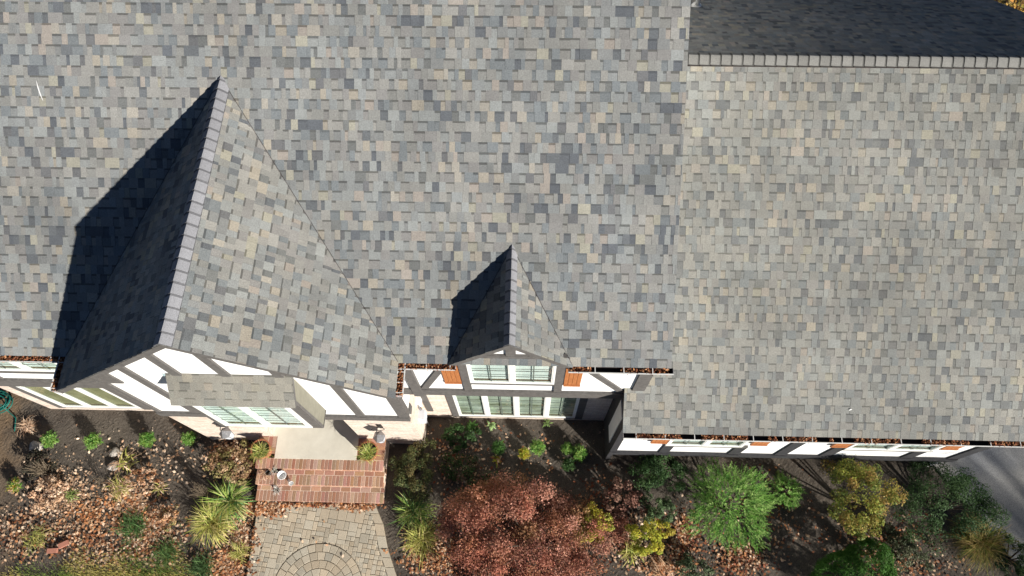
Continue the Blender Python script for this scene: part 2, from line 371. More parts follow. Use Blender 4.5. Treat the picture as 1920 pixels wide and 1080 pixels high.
def slope(name, O, U, V, vlen, ulo, uhi, parent, seed, E=0.143, k=1.0, mat=None, ws=0.86, calm=0.06, tint=(1.0, 1.0, 1.0)):
    """laminated shingles laid course by course on the plane O + u*U + v*V"""
    r = random.Random(seed); O = Vector(O); U = Vector(U); V = Vector(V); NN = U.cross(V)
    mb = MB(); nc = int(math.ceil(vlen/E))
    def pt(u, v, h): return O+U*u+V*v+NN*h
    b = 0.006; t = 0.0042; AV = (0.212, 0.210, 0.198)
    def SC(gap=False):
        c = shcol(r, 1.0, gap); q = min(1.0, calm*r.uniform(0.5, 1.5))
        return tuple((x*(1-q)+a_*q)*t_*k for x, a_, t_ in zip(c, AV, tint))
    for c in range(nc):
        v0 = c*E; v1 = min((c+1)*E, vlen)
        if v1-v0 < 0.01: continue
        ul, uh = ulo((v0+v1)/2), uhi((v0+v1)/2)
        if uh-ul < 0.03: continue
        u = ul-r.uniform(0, 0.1); lift = lambda v: b*(1-(v-v0)/E)+0.001
        gap = r.random() < 0.5
        while u < uh:
            w = r.choice((0.055, 0.08, 0.1, 0.12, 0.15, 0.17)) if gap else r.choice((0.07, 0.1, 0.12, 0.15, 0.18, 0.2, 0.24))
            w *= r.uniform(0.9, 1.1)*ws
            a0, a1 = max(u, ul), min(u+w, uh)
            if a1-a0 > 0.004:
                if gap:
                    cc = SC(True); vm = v1-E*r.uniform(0.16, 0.24)
                    if vm <= v0: vm = (v0+v1)/2
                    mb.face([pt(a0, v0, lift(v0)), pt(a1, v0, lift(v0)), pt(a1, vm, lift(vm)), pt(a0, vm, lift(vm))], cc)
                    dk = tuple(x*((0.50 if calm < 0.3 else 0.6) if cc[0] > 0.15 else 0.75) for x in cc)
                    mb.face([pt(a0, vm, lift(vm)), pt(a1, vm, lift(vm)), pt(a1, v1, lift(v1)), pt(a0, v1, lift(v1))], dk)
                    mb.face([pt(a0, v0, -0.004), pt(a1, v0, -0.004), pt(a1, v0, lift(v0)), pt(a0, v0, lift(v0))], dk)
                else:
                    nsub = 1 if w < 0.16 else r.choice((1, 2))
                    for s_ in range(nsub):
                        x0 = a0+(a1-a0)*s_/nsub; x1 = a0+(a1-a0)*(s_+1)/nsub
                        cc = SC(); h0 = lift(v0)+t; h1 = lift(v1)+t*0.6; tp = 0.004
                        e = pt(x0+0.0008, v0, h0), pt(x1-0.0008, v0, h0), pt(x1-tp*0.3, v1, h1), pt(x0+tp*0.3, v1, h1)
                        mb.face(e, cc)
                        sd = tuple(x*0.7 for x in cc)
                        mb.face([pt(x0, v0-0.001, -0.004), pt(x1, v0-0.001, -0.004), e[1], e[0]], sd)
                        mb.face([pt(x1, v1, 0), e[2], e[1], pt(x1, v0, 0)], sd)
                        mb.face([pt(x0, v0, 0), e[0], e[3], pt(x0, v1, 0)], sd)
            u += w; gap = not gap if r.random() < 0.93 else gap
    return P(name, mb, mat or M['shingle'], parent)
def deck(name, poly, nrm, th, parent, gap=0.004):
    n = Vector(nrm).normalized(); mb = MB()
    top = [Vector(p)-n*gap for p in poly]
    mb.prism([tuple(p) for p in reversed(top)], tuple(-n*th))
    return P(name, mb, M['deck'], parent)
def caps(name, p0, p1, s0, s1, parent, seed, w=0.13, lift=0.014, step=0.165, base=(0.225, 0.222, 0.21)):
    """bent ridge caps from p0 to p1, sides falling along unit vectors s0 and s1"""
    r = random.Random(seed); p0 = Vector(p0); p1 = Vector(p1); d = (p1-p0); L = d.length; d.normalize()
    s0 = Vector(s0); s1 = Vector(s1); mb = MB(); n = int(L/step)
    up = Vector((0, 0, 1))
    prof = [(s0*w, 0.004), (s0*w*0.55, 0.012), (s0*w*0.2, 0.010), (Vector((0, 0, 0)), 0.004), (s1*w*0.2, 0.010), (s1*w*0.55, 0.012), (s1*w, 0.004)]
    for i in range(n+1):
        a = i*step; b = min(a+step*1.12, L)
        if b-a < 0.02: continue
        m = r.uniform(0.9, 1.12); c = tuple(x*m for x in base); jit = r.uniform(-0.004, 0.004)
        dk = tuple(x*0.38 for x in c)
        hi, lo = lift+0.014, lift
        A = [p0+d*a+q+up*(h+hi)+d*jit for q, h in prof]; B = [p0+d*b+q+up*(h+lo) for q, h in prof]
        C_ = [p0+d*(a+0.028)+q+up*(h+hi-0.002) for q, h in prof]
        for k in range(len(prof)-1):
            mb.face([A[k], A[k+1], C_[k+1], C_[k]], c)
            mb.face([C_[k], C_[k+1], B[k+1], B[k]], tuple(x*1.0 for x in c))
            mb.face([A[k]-up*0.03, A[k+1]-up*0.03, A[k+1], A[k]], dk)
        for side in (0, -1):
            mb.face([A[side], B[side], B[side]-up*0.02, A[side]-up*0.03], dk)
        # darker strip at the exposed head of each cap
        e = [p0+d*(b-step*0.12-0.026)+q+up*(h+lo+0.0035) for q, h in prof]; f = [p0+d*(b-step*0.12)+q+up*(h+lo+0.0035) for q, h in prof]
        for k in range(len(prof)-1): mb.face([e[k], e[k+1], f[k+1], f[k]], tuple(x*0.5 for x in c))
    return P(name, mb, M['cap'], parent)
YE, ZE, XR = 3.31, 5.5, 2.13           # main eave and right rake
XL = -13.2
RIDGE_Y = 9.6; RL = (RIDGE_Y-YE)/CP; RZ = ZE+(RIDGE_Y-YE)*T
BY = 2*RIDGE_Y-YE
d = deck('main_roof', [(XL, YE, ZE), (XR, YE, ZE), (XR, RIDGE_Y, RZ), (XL, RIDGE_Y, RZ)], (0, -SP, CP), 0.13, house)
slope('shingles', (XL, YE-0.01, ZE-0.007), (1, 0, 0), (0, CP, SP), RL, lambda v: 0.0, lambda v: XR-XL+0.01, d, 21, tint=(0.93, 0.945, 0.975))
d2 = deck('main_roof', [(XR, BY, ZE), (XL, BY, ZE), (XL, RIDGE_Y, RZ), (XR, RIDGE_Y, RZ)], (0, SP, CP), 0.13, house)
slope('shingles', (XR, BY, ZE), (-1, 0, 0), (0, -CP, SP), RL, lambda v: 0.0, lambda v: XR-XL, d2, 22)
caps('ridge_cap', (XL, RIDGE_Y, RZ), (XR, RIDGE_Y, RZ), (0, -CP, -SP), (0, CP, -SP), d, 5)
# front gable roof
def vy(z): return YE+(z-ZE)/T
GX, GZ, GYF = -4.43, 7.79, 2.76; GR, GL = -1.97, -7.06
def gable_roof(name, gx, gz, yf, xr, xl, seed, capw):
    yr = vy(gz)
    ar = math.atan2(gz-ZE, xr-gx); al = math.atan2(gz-ZE, gx-xl)
    Lr = (gz-ZE)/math.sin(ar); Ll = (gz-ZE)/math.sin(al)
    dr = deck(name, [(xr, yf, ZE), (xr, YE+0.05, ZE), (gx, yr+0.05, gz), (gx, yf, gz)], (math.sin(ar), 0, math.cos(ar)), 0.09, house)
    slope('shingles', (xr, 0, ZE), (0, 1, 0), (-math.cos(ar), 0, math.sin(ar)), Lr, lambda v: yf-0.012, lambda v: vy(ZE+v*math.sin(ar))+0.012, dr, seed)
    dl = deck(name, [(xl, YE+0.05, ZE), (xl, yf, ZE), (gx, yf, gz), (gx, yr+0.05, gz)], (-math.sin(al), 0, math.cos(al)), 0.09, house)
    slope('shingles', (xl, 0, ZE), (0, -1, 0), (math.cos(al), 0, math.sin(al)), Ll, lambda v: -(vy(ZE+v*math.sin(al))+0.012), lambda v: -(yf-0.012), dl, seed+1)
    caps('ridge_cap', (gx, yf-0.01, gz+0.004), (gx, yr+0.16, gz+0.004), (math.cos(ar), 0, -math.sin(ar)), (-math.cos(al), 0, -math.sin(al)), dr, seed+2, capw, 0.010, 0.165, (0.235, 0.238, 0.255))
    # thin dark tube along each valley, standing in for its shadow line
    n = Vector((0, -SP, CP))
    for (xa, za) in ((xr, ZE), (xl, ZE)):
        mb = MB(); off = n*0.018
        mb.tube([Vector((xa, vy(ZE)+0.01, ZE))+off, Vector((gx, vy(gz)+0.012, gz))+off], 0.0036, 4)
        P('valley_shadow_line', mb, M['inner'], dr)
    # rake trim boards under both gable edges
    for (x0, z0) in ((xr, ZE), (xl, ZE)):
        mb = MB(); mb.prism([(x0, yf-0.006, z0-0.02), (x0, yf-0.006, z0-0.15), (gx, yf-0.006, gz-0.15), (gx, yf-0.006, gz-0.02)] if x0 < gx else [(x0, yf-0.006, z0-0.15), (x0, yf-0.006, z0-0.02), (gx, yf-0.006, gz-0.02), (gx, yf-0.006, gz-0.15)][::1], (0, 0.03, 0))
        P('rake_board', mb, M['timber'], house)
gable_roof('gable_roof', GX, GZ, GYF, GR, GL, 31, 0.15)
DX, DZ, DYF = -0.27, 6.487, 3.285
gable_roof('dormer_roof', DX, DZ, DYF, 0.66, -1.21, 41, 0.12)
# right wing roof
WY, WZ, WX0, WX1 = 2.765, 3.5, 1.65, 9.45
WRY = 7.93; WRZ = WZ+(WRY-WY)*T; WL = (WRY-WY)/CP; WB = 2*WRY-WY
d = deck('wing_roof', [(WX0, WY, WZ), (WX1, WY, WZ), (WX1, WRY, WRZ), (WX0, WRY, WRZ)], (0, -SP, CP), 0.12, house)
slope('shingles', (WX0, WY-0.01, WZ-0.007), (1, 0, 0), (0, CP, SP), WL-0.02, lambda v: -0.01, lambda v: WX1-WX0+0.01, d, 51, k=1.0, ws=0.80, calm=0.32, tint=(0.96, 0.96, 0.94))
d2 = deck('wing_roof', [(WX1, WB, WZ), (XR-0.1, WB, WZ), (XR-0.1, WRY, WRZ), (WX1, WRY, WRZ)], (0, SP, CP), 0.12, house)
slope('shingles', (WX1+0.01, WB, WZ), (-1, 0, 0), (0, -CP, SP), WL-0.02, lambda v: 0.0, lambda v: WX1-XR+0.1, d2, 52)
mb = MB()
for s_ in (-1, 1):
    q = [(XR-0.05, WRY+s_*0.145*CP, WRZ-0.145*SP+0.012), (WX1, WRY+s_*0.145*CP, WRZ-0.145*SP+0.012), (WX1, WRY, WRZ+0.01), (XR-0.05, WRY, WRZ+0.01)]
    mb.prism(q if s_ < 0 else q[::-1], (0, 0, 0.022))
P('ridge_vent', mb, M['inner'], d)
caps('ridge_cap', (XR-0.05, WRY, WRZ+0.02), (WX1, WRY, WRZ+0.02), (0, -CP, -SP), (0, CP, -SP), d, 6, 0.145, 0.022, 0.17, (0.175, 0.174, 0.165))
# walls -------------------------------------------------------------
def wall(mat, y, x0, x1, z0, z1, holes=(), depth=0.12, name='wall', label=None):
    mb = MB(); xs = sorted({x0, x1, *[h[0] for h in holes], *[h[1] for h in holes]}); zs = sorted({z0, z1, *[h[2] for h in holes], *[h[3] for h in holes]})
    for i in range(len(xs)-1):
        for j in range(len(zs)-1):
            cx, cz = (xs[i]+xs[i+1])/2, (zs[j]+zs[j+1])/2
            if any(h[0] < cx < h[1] and h[2] < cz < h[3] for h in holes): continue
            mb.face([(xs[i], y, zs[j]), (xs[i+1], y, zs[j]), (xs[i+1], y, zs[j+1]), (xs[i], y, zs[j+1])])
    for a, b, c, e in holes:
        y2 = y+depth
        mb.face([(a, y, c), (a, y2, c), (a, y2, e), (a, y, e)][::-1]); mb.face([(b, y, c), (b, y2, c), (b, y2, e), (b, y, e)])
        mb.face([(a, y, c), (b, y, c), (b, y2, c), (a, y2, c)]); mb.face([(a, y, e), (b, y, e), (b, y2, e), (a, y2, e)][::-1])
    mb.face([(x0, y, z0), (x0, y+0.2, z0), (x0, y+0.2, z1), (x0, y, z1)][::-1]); mb.face([(x1, y, z0), (x1, y+0.2, z0), (x1, y+0.2, z1), (x1, y, z1)])
    return P(name, mb, M[mat], house)
def sidewall(mat, x, poly, name='wall', th=0.1):     # poly of (y,z), thick towards +x or -x
    mb = MB(); mb.prism([(x, y, z) for y, z in poly], (th, 0, 0)); return P(name, mb, M[mat], house)
YG, YU, YL, YW = 3.18, 3.42, 3.79, 2.92
XG0, XG1 = -6.98, -2.24
def tbox(x0, x1, z0, z1, y, proud=0.03, name='timber_beam', mat='timber', parent=None):
    mb = MB(); mb.box((x0, y-proud, z0), (x1, y+0.02, z1)); return P(name, mb, M[mat], parent or house)
# window: frame > sash, muntins, pane, curtain
def window(x0, x1, z0, z1, y, n=2, fr=0.045, rows=3, cur='curtain', proud=0.03, mull=0.09, sillroom=0.12, colsn=1):
    fm = MB(); yf = y-proud; yb = y+0.05; G0 = yf+0.012
    fm.box((x0, yf, z0), (x1, yb, z0+fr)); fm.box((x0, yf, z1-fr), (x1, yb, z1))
    fm.box((x0, yf, z0+fr), (x0+fr, yb, z1-fr)); fm.box((x1-fr, yf, z0+fr), (x1, yb, z1-fr))
    w = (x1-x0-2*fr-(n-1)*mull)/n
    for i in range(1, n):
        a = x0+fr+i*w+(i-1)*mull; fm.box((a, yf, z0+fr), (a+mull, yb, z1-fr))
    fo = P('window', fm, M['white'], house)
    for i in range(n):
        a = x0+fr+i*(w+mull); b = a+w; s = 0.02; c, e = z0+fr, z1-fr
        sm = MB(); yy = G0-0.006
        sm.box((a, yy, c), (b, yy+0.03, c+s*1.4)); sm.box((a, yy, e-s), (b, yy+0.03, e)); sm.box((a, yy, c+s*1.4), (a+s, yy+0.03, e-s)); sm.box((b-s, yy, c+s*1.4), (b, yy+0.03, e-s))
        P('sash', sm, M['white'], fo)
        gm = MB(); gm.face([(a+s, yy+0.008, c+s), (b-s, yy+0.008, c+s), (b-s, yy+0.008, e-s), (a+s, yy+0.008, e-s)]); P('pane', gm, M['glass'], fo)
        mm = MB()
        for k in range(1, colsn+1): xk = a+(b-a)*k/(colsn+1); mm.box((xk-0.010, yy+0.010, c+s), (xk+0.010, yy+0.014, e-s))
        for k in range(1, rows+1): zk = c+(e-c)*k/(rows+1); mm.box((a+s, yy+0.0095, zk-0.014), (b-s, yy+0.0145, zk+0.014))
        if rows or colsn: P('muntins', mm, M['muntin'], fo)
    cm = MB(); yc = G0+0.045
    cm.face([(x0, yc, z0+fr-0.02), (x1, yc, z0+fr-0.02), (x1, yc, z1), (x0, yc, z1)])
    P('curtain', cm, M[cur], fo)  # on the lower windows this plane carries the painted garden reflection
    rm = MB(); rm.box((x0+fr, G0+0.008, z0+fr-0.03), (x1-fr, yc-0.001, z0+fr+0.012)); rm.box((x0+fr, yc-0.012, z0+fr+0.012), (x1-fr, yc-0.002, z0+fr+0.05))
    P('inner_sill', rm, M['woodsill'], fo)
    return fo
def shutter(x0, x1, z0, z1, y, label=None):
    n = 4; w = (x1-x0)/n; mb = MB()
    for i in range(n): mb.box((x0+i*w+0.003, y-0.03, z0), (x0+(i+1)*w-0.003, y, z1))
    mb.box((x0, y-0.045, z1-0.16), (x1, y-0.028, z1-0.08)); mb.box((x0, y-0.045, z0+0.06), (x1, y-0.028, z0+0.13))
    return P('shutter', mb, M['cedar'], house)
# gable front
ug = lambda x: (GZ-0.13-(GZ-ZE)*abs(x-GX)/((GR-GX) if x > GX else (GX-GL)))
mb = MB(); mb.prism([(XG0, YG, 2.38), (XG1, YG, 2.38), (XG1, YG, ug(XG1)), (GX, YG, ug(GX)), (XG0, YG, ug(XG0))], (0, 0.15, 0)); P('wall', mb, M['stucco'], house)
for a, b in ((-6.98, -6.90), (-6.30, -6.16), (-5.57, -5.42), (-4.79, -4.64), (-3.95, -3.80), (-3.19, -3.04), (-2.40, -2.235)):
    mb = MB(); y0 = YG-0.035
    mb.prism([(a, y0, 2.6), (b, y0, 2.6), (b, y0, ug(b)-0.02), (a, y0, ug(a)-0.02)], (0, 0.06, 0)); P('timber_beam', mb, M['timber'], house)
tbox(XG0-0.03, XG1+0.02, 2.36, 2.6, YG, 0.05)
mb = MB(); mb.beam((GL+0.15, ug(GL+0.15)-0.10), (GX, ug(GX)-0.10), 0.18, YG-0.045, YG+0.01); P('timber_beam', mb, M['timber'], house)
mb = MB(); mb.beam((GR-0.1, ug(GR-0.1)-0.10), (GX, ug(GX)-0.10), 0.18, YG-0.046, YG+0.01); P('timber_beam', mb, M['timber'], house)
tbox(XG0, -6.62, 4.55, 5.55, YG, 0.028)
# porch brick
OX0, OX1 = -5.42, -3.56
wall('brickwall', YG, XG0, XG1, -0.1, 2.37, [(OX0, OX1, -0.1, 2.25)], 0.62, name='porch_wall')
sidewall('brickwall', XG1, [(YG+0.2, -0.1), (YL, -0.1), (YL, 2.6), (YG+0.2, 2.6)], 'porch_wall', -0.12)
sidewall('brickwall', XG0, [(YG+0.2, -0.1), (YL, -0.1), (YL, 2.6), (YG+0.2, 2.6)], 'porch_wall', 0.12)
sidewall('stucco', XG1, [(YG+0.15, 2.6), (4.2, 2.6), (4.2, ZE-0.1), (YG+0.15, ZE-0.1)], 'wall', -0.12)
sidewall('stucco', XG0, [(YG+0.15, 2.6), (4.2, 2.6), (4.2, ZE-0.1), (YG+0.15, ZE-0.1)], 'wall', 0.12)
for (ya, yb, za, zb) in ((YG-0.02, YG+0.09, 2.6, ZE-0.1), (YG+0.09, YU, 2.37, 2.62), (YG+0.09, YU, 3.5, 3.68)):
    mb = MB(); mb.box((XG1-0.02, ya, za), (XG1+0.03, yb, zb)); P('timber_beam', mb, M['timber'], house)
dm = MB(); dm.box((OX0, 3.78, 0.45), (OX1, 3.84, 2.3)); dr_ = P('door', dm, M['dark'], house)
pm = MB()
for i in range(3): pm.box((OX0+0.25+i*0.5, 3.755, 0.7), (OX0+0.6+i*0.5, 3.782, 2.0))
P('door_panel', pm, M['timber'], dr_)
mb = MB(); mb.box((OX0+0.1, 3.70, 0.52), (OX1-0.1, 3.782, 0.60)); P('door_sill', mb, M['inner'], dr_)
# bay window box
BX0, BX1, BYF = -5.56, -3.70, 2.86
mb = MB(); mb.prism([(BX1, BYF, 2.93), (BX1, YG, 2.93), (BX1, YG, 5.06), (BX1, BYF, 4.70)], (-0.04, 0, 0)); bs = P('bay', mb, M['bayside'], house)
mb = MB(); mb.prism([(BX0, BYF, 2.93), (BX0, YG, 2.93), (BX0, YG, 5.06), (BX0, BYF, 4.70)], (0.04, 0, 0)); P('bay_side', mb, M['timber'], bs)
mb = MB(); mb.box((BX0, BYF, 2.90), (BX1, YG, 2.96)); P('bay_floor', mb, M['timber'], bs)
for q in ((BX0-0.004, -5.46, 2.95, 4.74), (-3.87, BX1+0.004, 2.95, 4.74), (-5.46, -3.87, 2.95, 3.02), (-5.46, -3.87, 4.62, 4.74)):
    mb = MB(); mb.box((q[0], BYF-0.02, q[2]), (q[1], BYF+0.03, q[3])); P('bay_board', mb, M['timber'], bs)
window(-5.46, -3.87, 3.02, 4.62, BYF-0.005, 2, 0.07, 3, mull=0.1)
bp = math.atan2(0.42, 0.42)
d = deck('bay_roof', [(BX0-0.12, 2.78, 4.72), (BX1+0.02, 2.78, 4.72), (BX1+0.02, 3.20, 5.14), (BX0-0.12, 3.20, 5.14)], (0, -math.sin(bp), math.cos(bp)), 0.05, house)
slope('shingles', (BX0-0.12, 2.77, 4.715), (1, 0, 0), (0, math.cos(bp), math.sin(bp)), 0.58, lambda v: 0, lambda v: BX1-BX0+0.14, d, 61, k=1.0, calm=0.8, ws=1.1, tint=(1.0, 0.97, 0.9))
mb = MB(); mb.box((BX0-0.17, 3.15, 5.02), (BX0-0.12, 3.18, 5.10)); P('flashing', mb, M['copper'], d)
# upper middle wall with dormer face
ud = lambda x: DZ-0.12-(DZ-ZE)*abs(x-DX)/0.935
W1 = (-0.97, 0.44, 4.17, 5.5)
wall('stucco', YU, XG1-0.02, 2.0, 3.44, ZE-0.02, [W1])
mb = MB(); mb.prism([(-1.14, YU+0.002, ZE-0.02), (0.6, YU+0.002, ZE-0.02), (0.6, YU+0.002, ud(0.6)), (DX, YU+0.002, ud(DX)), (-1.14, YU+0.002, ud(-1.14))], (0, 0.1, 0)); P('dormer_wall', mb, M['stucco'], house)
window(*W1, YU, 2, 0.042, 3, mull=0.075)
tbox(-1.10, 0.57, 5.5, 5.66, YU, 0.04); tbox(-0.34, -0.19, 5.66, ud(DX)-0.02, YU, 0.035)
for sx_ in (-1, 1):
    mb = MB(); mb.beam((DX+sx_*0.86, ud(DX+0.86)-0.05), (DX+sx_*0.02, ud(DX)-0.07), 0.13, YU-0.033+sx_*0.001, YU+0.01); P('timber_beam', mb, M['timber'], house)
tbox(-1.10, -0.97, 3.70, 5.5, YU, 0.035); tbox(0.44, 0.575, 3.70, 5.5, YU, 0.035)
tbox(-0.97, 0.44, 4.09, 4.17, YU, 0.033)
tbox(-2.22, 1.72, 3.40, 3.70, YU, 0.045)
tbox(-2.02, -1.86, 3.36, 5.35, YU, 0.065)
tbox(1.77, 1.98, 3.6, 5.35, YU, 0.04)
for p, q in (((-1.36, 5.0), (-1.80, 3.74)), ((0.93, 5.0), (1.62, 3.74))):
    mb = MB(); mb.beam(p, q, 0.12, YU-0.028, YU+0.01); P('timber_beam', mb, M['timber'], house)
shutter(-1.40, -1.12, 4.08, 5.35, YU); shutter(0.59, 0.87, 4.06, 5.35, YU)
mb = MB(); mb.box((XG1, YU+0.001, 3.42), (1.7, YL+0.01, 3.5)); P('jetty_soffit', mb, M['timber'], house)
# lower middle wall
W2 = (-1.50, 1.03, 0.26, 2.35)
wall('brickwall', YL, XG1, 1.78, -0.1, 3.45, [W2], name='wall')
window(*W2, YL, 4, 0.042, 4, cur='mixed', mull=0.085)
tbox(-1.64, -1.50, 0.16, 3.4, YL, 0.03); tbox(1.03, 1.19, 0.16, 3.4, YL, 0.03); tbox(-1.50, 1.03, 2.35, 2.5, YL, 0.03); tbox(-2.16, -2.03, 0.6, 3.4, YL, 0.028)
tbox(-1.50, 1.03, 0.16, 0.26, YL, 0.02)
# left part
wall('stucco', YU, -10.9, XG0, 3.44, ZE-0.02, [(-9.9, -7.62, 4.33, 5.3)])
window(-9.9, -7.62, 4.33, 5.3, YU, 3, 0.055, 2, mull=0.10)
shutter(-7.60, -7.32, 4.3, 5.3, YU)
tbox(-10.9, XG0, 4.21, 4.29, YU, 0.033); tbox(-10.9, XG0, 3.40, 3.80, YU, 0.045); tbox(-9.35, -9.2, 3.8, 4.21, YU, 0.03)
mb = MB(); mb.box((-10.9, YU+0.001, 3.42), (XG0, YL+0.01, 3.5)); P('jetty_soffit', mb, M['timber'], house)
W3 = (-10.30, -8.52, 0.30, 2.4)
wall('brickwall', YL, -10.78, XG0, -0.1, 3.45, [W3])
window(*W3, YL, 3, 0.07, 0, cur='olive_reflection', mull=0.10, colsn=0)
tbox(-10.45, -10.30, 0.22, 3.4, YL, 0.03); tbox(-8.52, -8.36, 0.22, 3.4, YL, 0.03); tbox(-10.30, -8.52, 2.4, 2.55, YL, 0.03); tbox(-10.3, -8.52, 0.22, 0.30, YL, 0.02)
sidewall('brickwall', -10.78, [(YL+0.2, -0.1), (14.5, -0.1), (14.5, 5.4), (YL+0.2, 5.4)], 'wall', 0.1)
sidewall('stucco', -10.9, [(YU+0.2, 3.44), (14.5, 3.44), (14.5, ZE+0.4), (RIDGE_Y, RZ-0.2), (YU+0.2, ZE)], 'wall', 0.1)
# main right gable wall above the wing, back wall
sidewall('stucco', 1.9, [(YU+0.01, 0), (BY-0.3, 0), (BY-0.3, ZE-0.1), (RIDGE_Y, RZ-0.2), (YU+0.01, ZE-0.1)], 'wall', 0.1)
mb = MB(); mb.box((-10.9, BY-0.4, -0.1), (2.0, BY-0.28, ZE)); P('wall', mb, M['stucco'], house)
# right wing walls
XW0, XW1 = 1.69, 8.62
rz = lambda y: WZ+(y-WY)*T-0.14
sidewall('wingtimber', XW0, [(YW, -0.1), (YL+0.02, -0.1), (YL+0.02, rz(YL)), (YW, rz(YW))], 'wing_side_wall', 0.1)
mb = MB(); mb.box((XW0-0.015, 3.08, 1.05), (XW0+0.01, 3.43, 3.15)); P('wing_side_panel', mb, M['white'], house)
HW = [(2.66, 4.12, 1.90, 3.2), (6.06, 7.72, 1.90, 3.2)]
wall('stucco', YW, XW0+0.003, XW1+0.003, 1.10, 3.45, HW)
for h in HW: window(*h, YW, 2, 0.055, 3, proud=0.05)
for a, b in ((XW0-0.01, XW0+0.12), (2.66, 2.86), (4.05, 4.27), (4.98, 5.2), (5.88, 6.1), (7.5, 7.72), (8.42, 8.64)):
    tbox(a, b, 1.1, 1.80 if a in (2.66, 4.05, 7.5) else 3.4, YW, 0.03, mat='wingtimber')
tbox(2.66, 4.25, 1.80, 1.88, YW, 0.045); tbox(6.06, 7.76, 1.80, 1.88, YW, 0.045)
for a in (2.34, 4.22, 5.72, 7.76): shutter(a, a+0.3, 2.08, 3.2, YW-0.02)
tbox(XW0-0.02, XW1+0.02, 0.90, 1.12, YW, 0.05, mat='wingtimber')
mb = MB(); mb.box((XW0, YW+0.001, 0.93), (XW1, 3.3, 1.02)); P('jetty_soffit', mb, M['timber'], house)
wall('brickwall', 3.16, XW0+0.001, XW1-0.1, -0.1, 1.0, [(3.0, 4.2, 0.15, 0.9), (6.6, 8.3, 0.15, 0.9)])
window(3.0, 4.2, 0.15, 0.9, 3.16, 2, 0.07, 1, cur='olive_reflection', proud=0.12); window(6.6, 8.3, 0.15, 0.9, 3.16, 2, 0.07, 1, cur='olive_reflection', proud=0.12)
sidewall('stucco', XW1-0.1, [(YW+0.01, -0.1), (WB-0.3, -0.1), (WB-0.3, 3.4), (WRY, WRZ-0.2), (YW+0.01, 3.4)], 'wall', 0.1)
mb = MB(); mb.box((2.0, WB-0.4, -0.1), (XW1, WB-0.28, 3.4)); P('wall', mb, M['stucco'], house)
# vent pipe on the wing's rear slope
vp_ = (3.22, 11.0, WZ+(WB-11.0)*T)
mb = MB(); mb.lathe(vp_, [(0.11, -0.02), (0.10, 0.03), (0.05, 0.06), (0.045, 0.28), (0.0, 0.28)], 12); P('vent_pipe', mb, M['white'], house)
# gutters -------------------------------------------------------------
GUT = []
def gutter(p0, p1, out, z, w=0.105, hang=0.42, dep=0.10, mat='gutter', first=0.15):
    """open trough from p0 to p1 (xy), 'out' unit xy vector pointing away from the eave"""
    p0 = Vector((*p0, z)); p1 = Vector((*p1, z)); o = Vector((*out, 0)); d = (p1-p0); L = d.length; d.normalize(); up = Vector((0, 0, 1))
    def strip(a0, h0, a1, h1, th, mb):
        q = [p0+o*a0+up*h0, p1+o*a0+up*h0, p1+o*a1+up*h1, p0+o*a1+up*h1]
        n = (q[1]-q[0]).cross(q[3]-q[0]).normalized()*th
        mb.prism([tuple(x) for x in q], tuple(n))
    mb = MB()
    strip(w, 0.0, w*0.88, -dep*0.55, 0.004, mb); strip(w*0.88, -dep*0.55, w*0.55, -dep, 0.004, mb)
    for e in (p0, p1):
        mb.prism([tuple(e+up*0.0), tuple(e+o*w), tuple(e+o*w*0.88-up*dep*0.55), tuple(e+o*w*0.55-up*dep), tuple(e-up*dep)], tuple(d*(0.004 if e is p0 else -0.004)))
    g = P('gutter', mb, M[mat], house)
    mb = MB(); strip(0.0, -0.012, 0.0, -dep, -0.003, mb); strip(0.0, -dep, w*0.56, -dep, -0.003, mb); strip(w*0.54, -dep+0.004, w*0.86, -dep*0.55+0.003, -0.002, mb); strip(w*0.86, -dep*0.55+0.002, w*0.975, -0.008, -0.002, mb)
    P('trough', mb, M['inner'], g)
    mb = MB(); a = p0+o*(w-0.002); b = p1+o*(w-0.002)
    mb.prism([tuple(a-o*0.012+up*0.002), tuple(b-o*0.012+up*0.002), tuple(b+o*0.004+up*0.002), tuple(a+o*0.004+up*0.002)], (0, 0, 0.006)); P('rim', mb, M['white'], g)
    t = first
    while t < L:
        c = p0+d*t; mb = MB()
        mb.prism([tuple(c-d*0.006+up*0.004), tuple(c+d*0.006+up*0.004), tuple(c+d*0.006+o*(w-0.01)+up*0.004), tuple(c-d*0.006+o*(w-0.01)+up*0.004)], (0, 0, 0.005))
        P('bracket', mb, M['white'], g); t += hang
    GUT.append((p0, p1, o, w, dep))
ZG = 5.485
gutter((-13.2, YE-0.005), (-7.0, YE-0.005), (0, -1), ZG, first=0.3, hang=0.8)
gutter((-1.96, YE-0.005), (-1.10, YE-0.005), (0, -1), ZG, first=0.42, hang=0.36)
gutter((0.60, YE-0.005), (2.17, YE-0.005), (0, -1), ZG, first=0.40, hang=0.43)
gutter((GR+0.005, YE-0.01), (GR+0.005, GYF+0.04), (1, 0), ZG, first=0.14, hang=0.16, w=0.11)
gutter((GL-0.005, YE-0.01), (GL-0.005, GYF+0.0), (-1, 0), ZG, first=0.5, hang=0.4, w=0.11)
gutter((WX0, WY-0.005), (WX1, WY-0.005), (0, -1), WZ-0.015, first=0.22, hang=0.5, w=0.11)
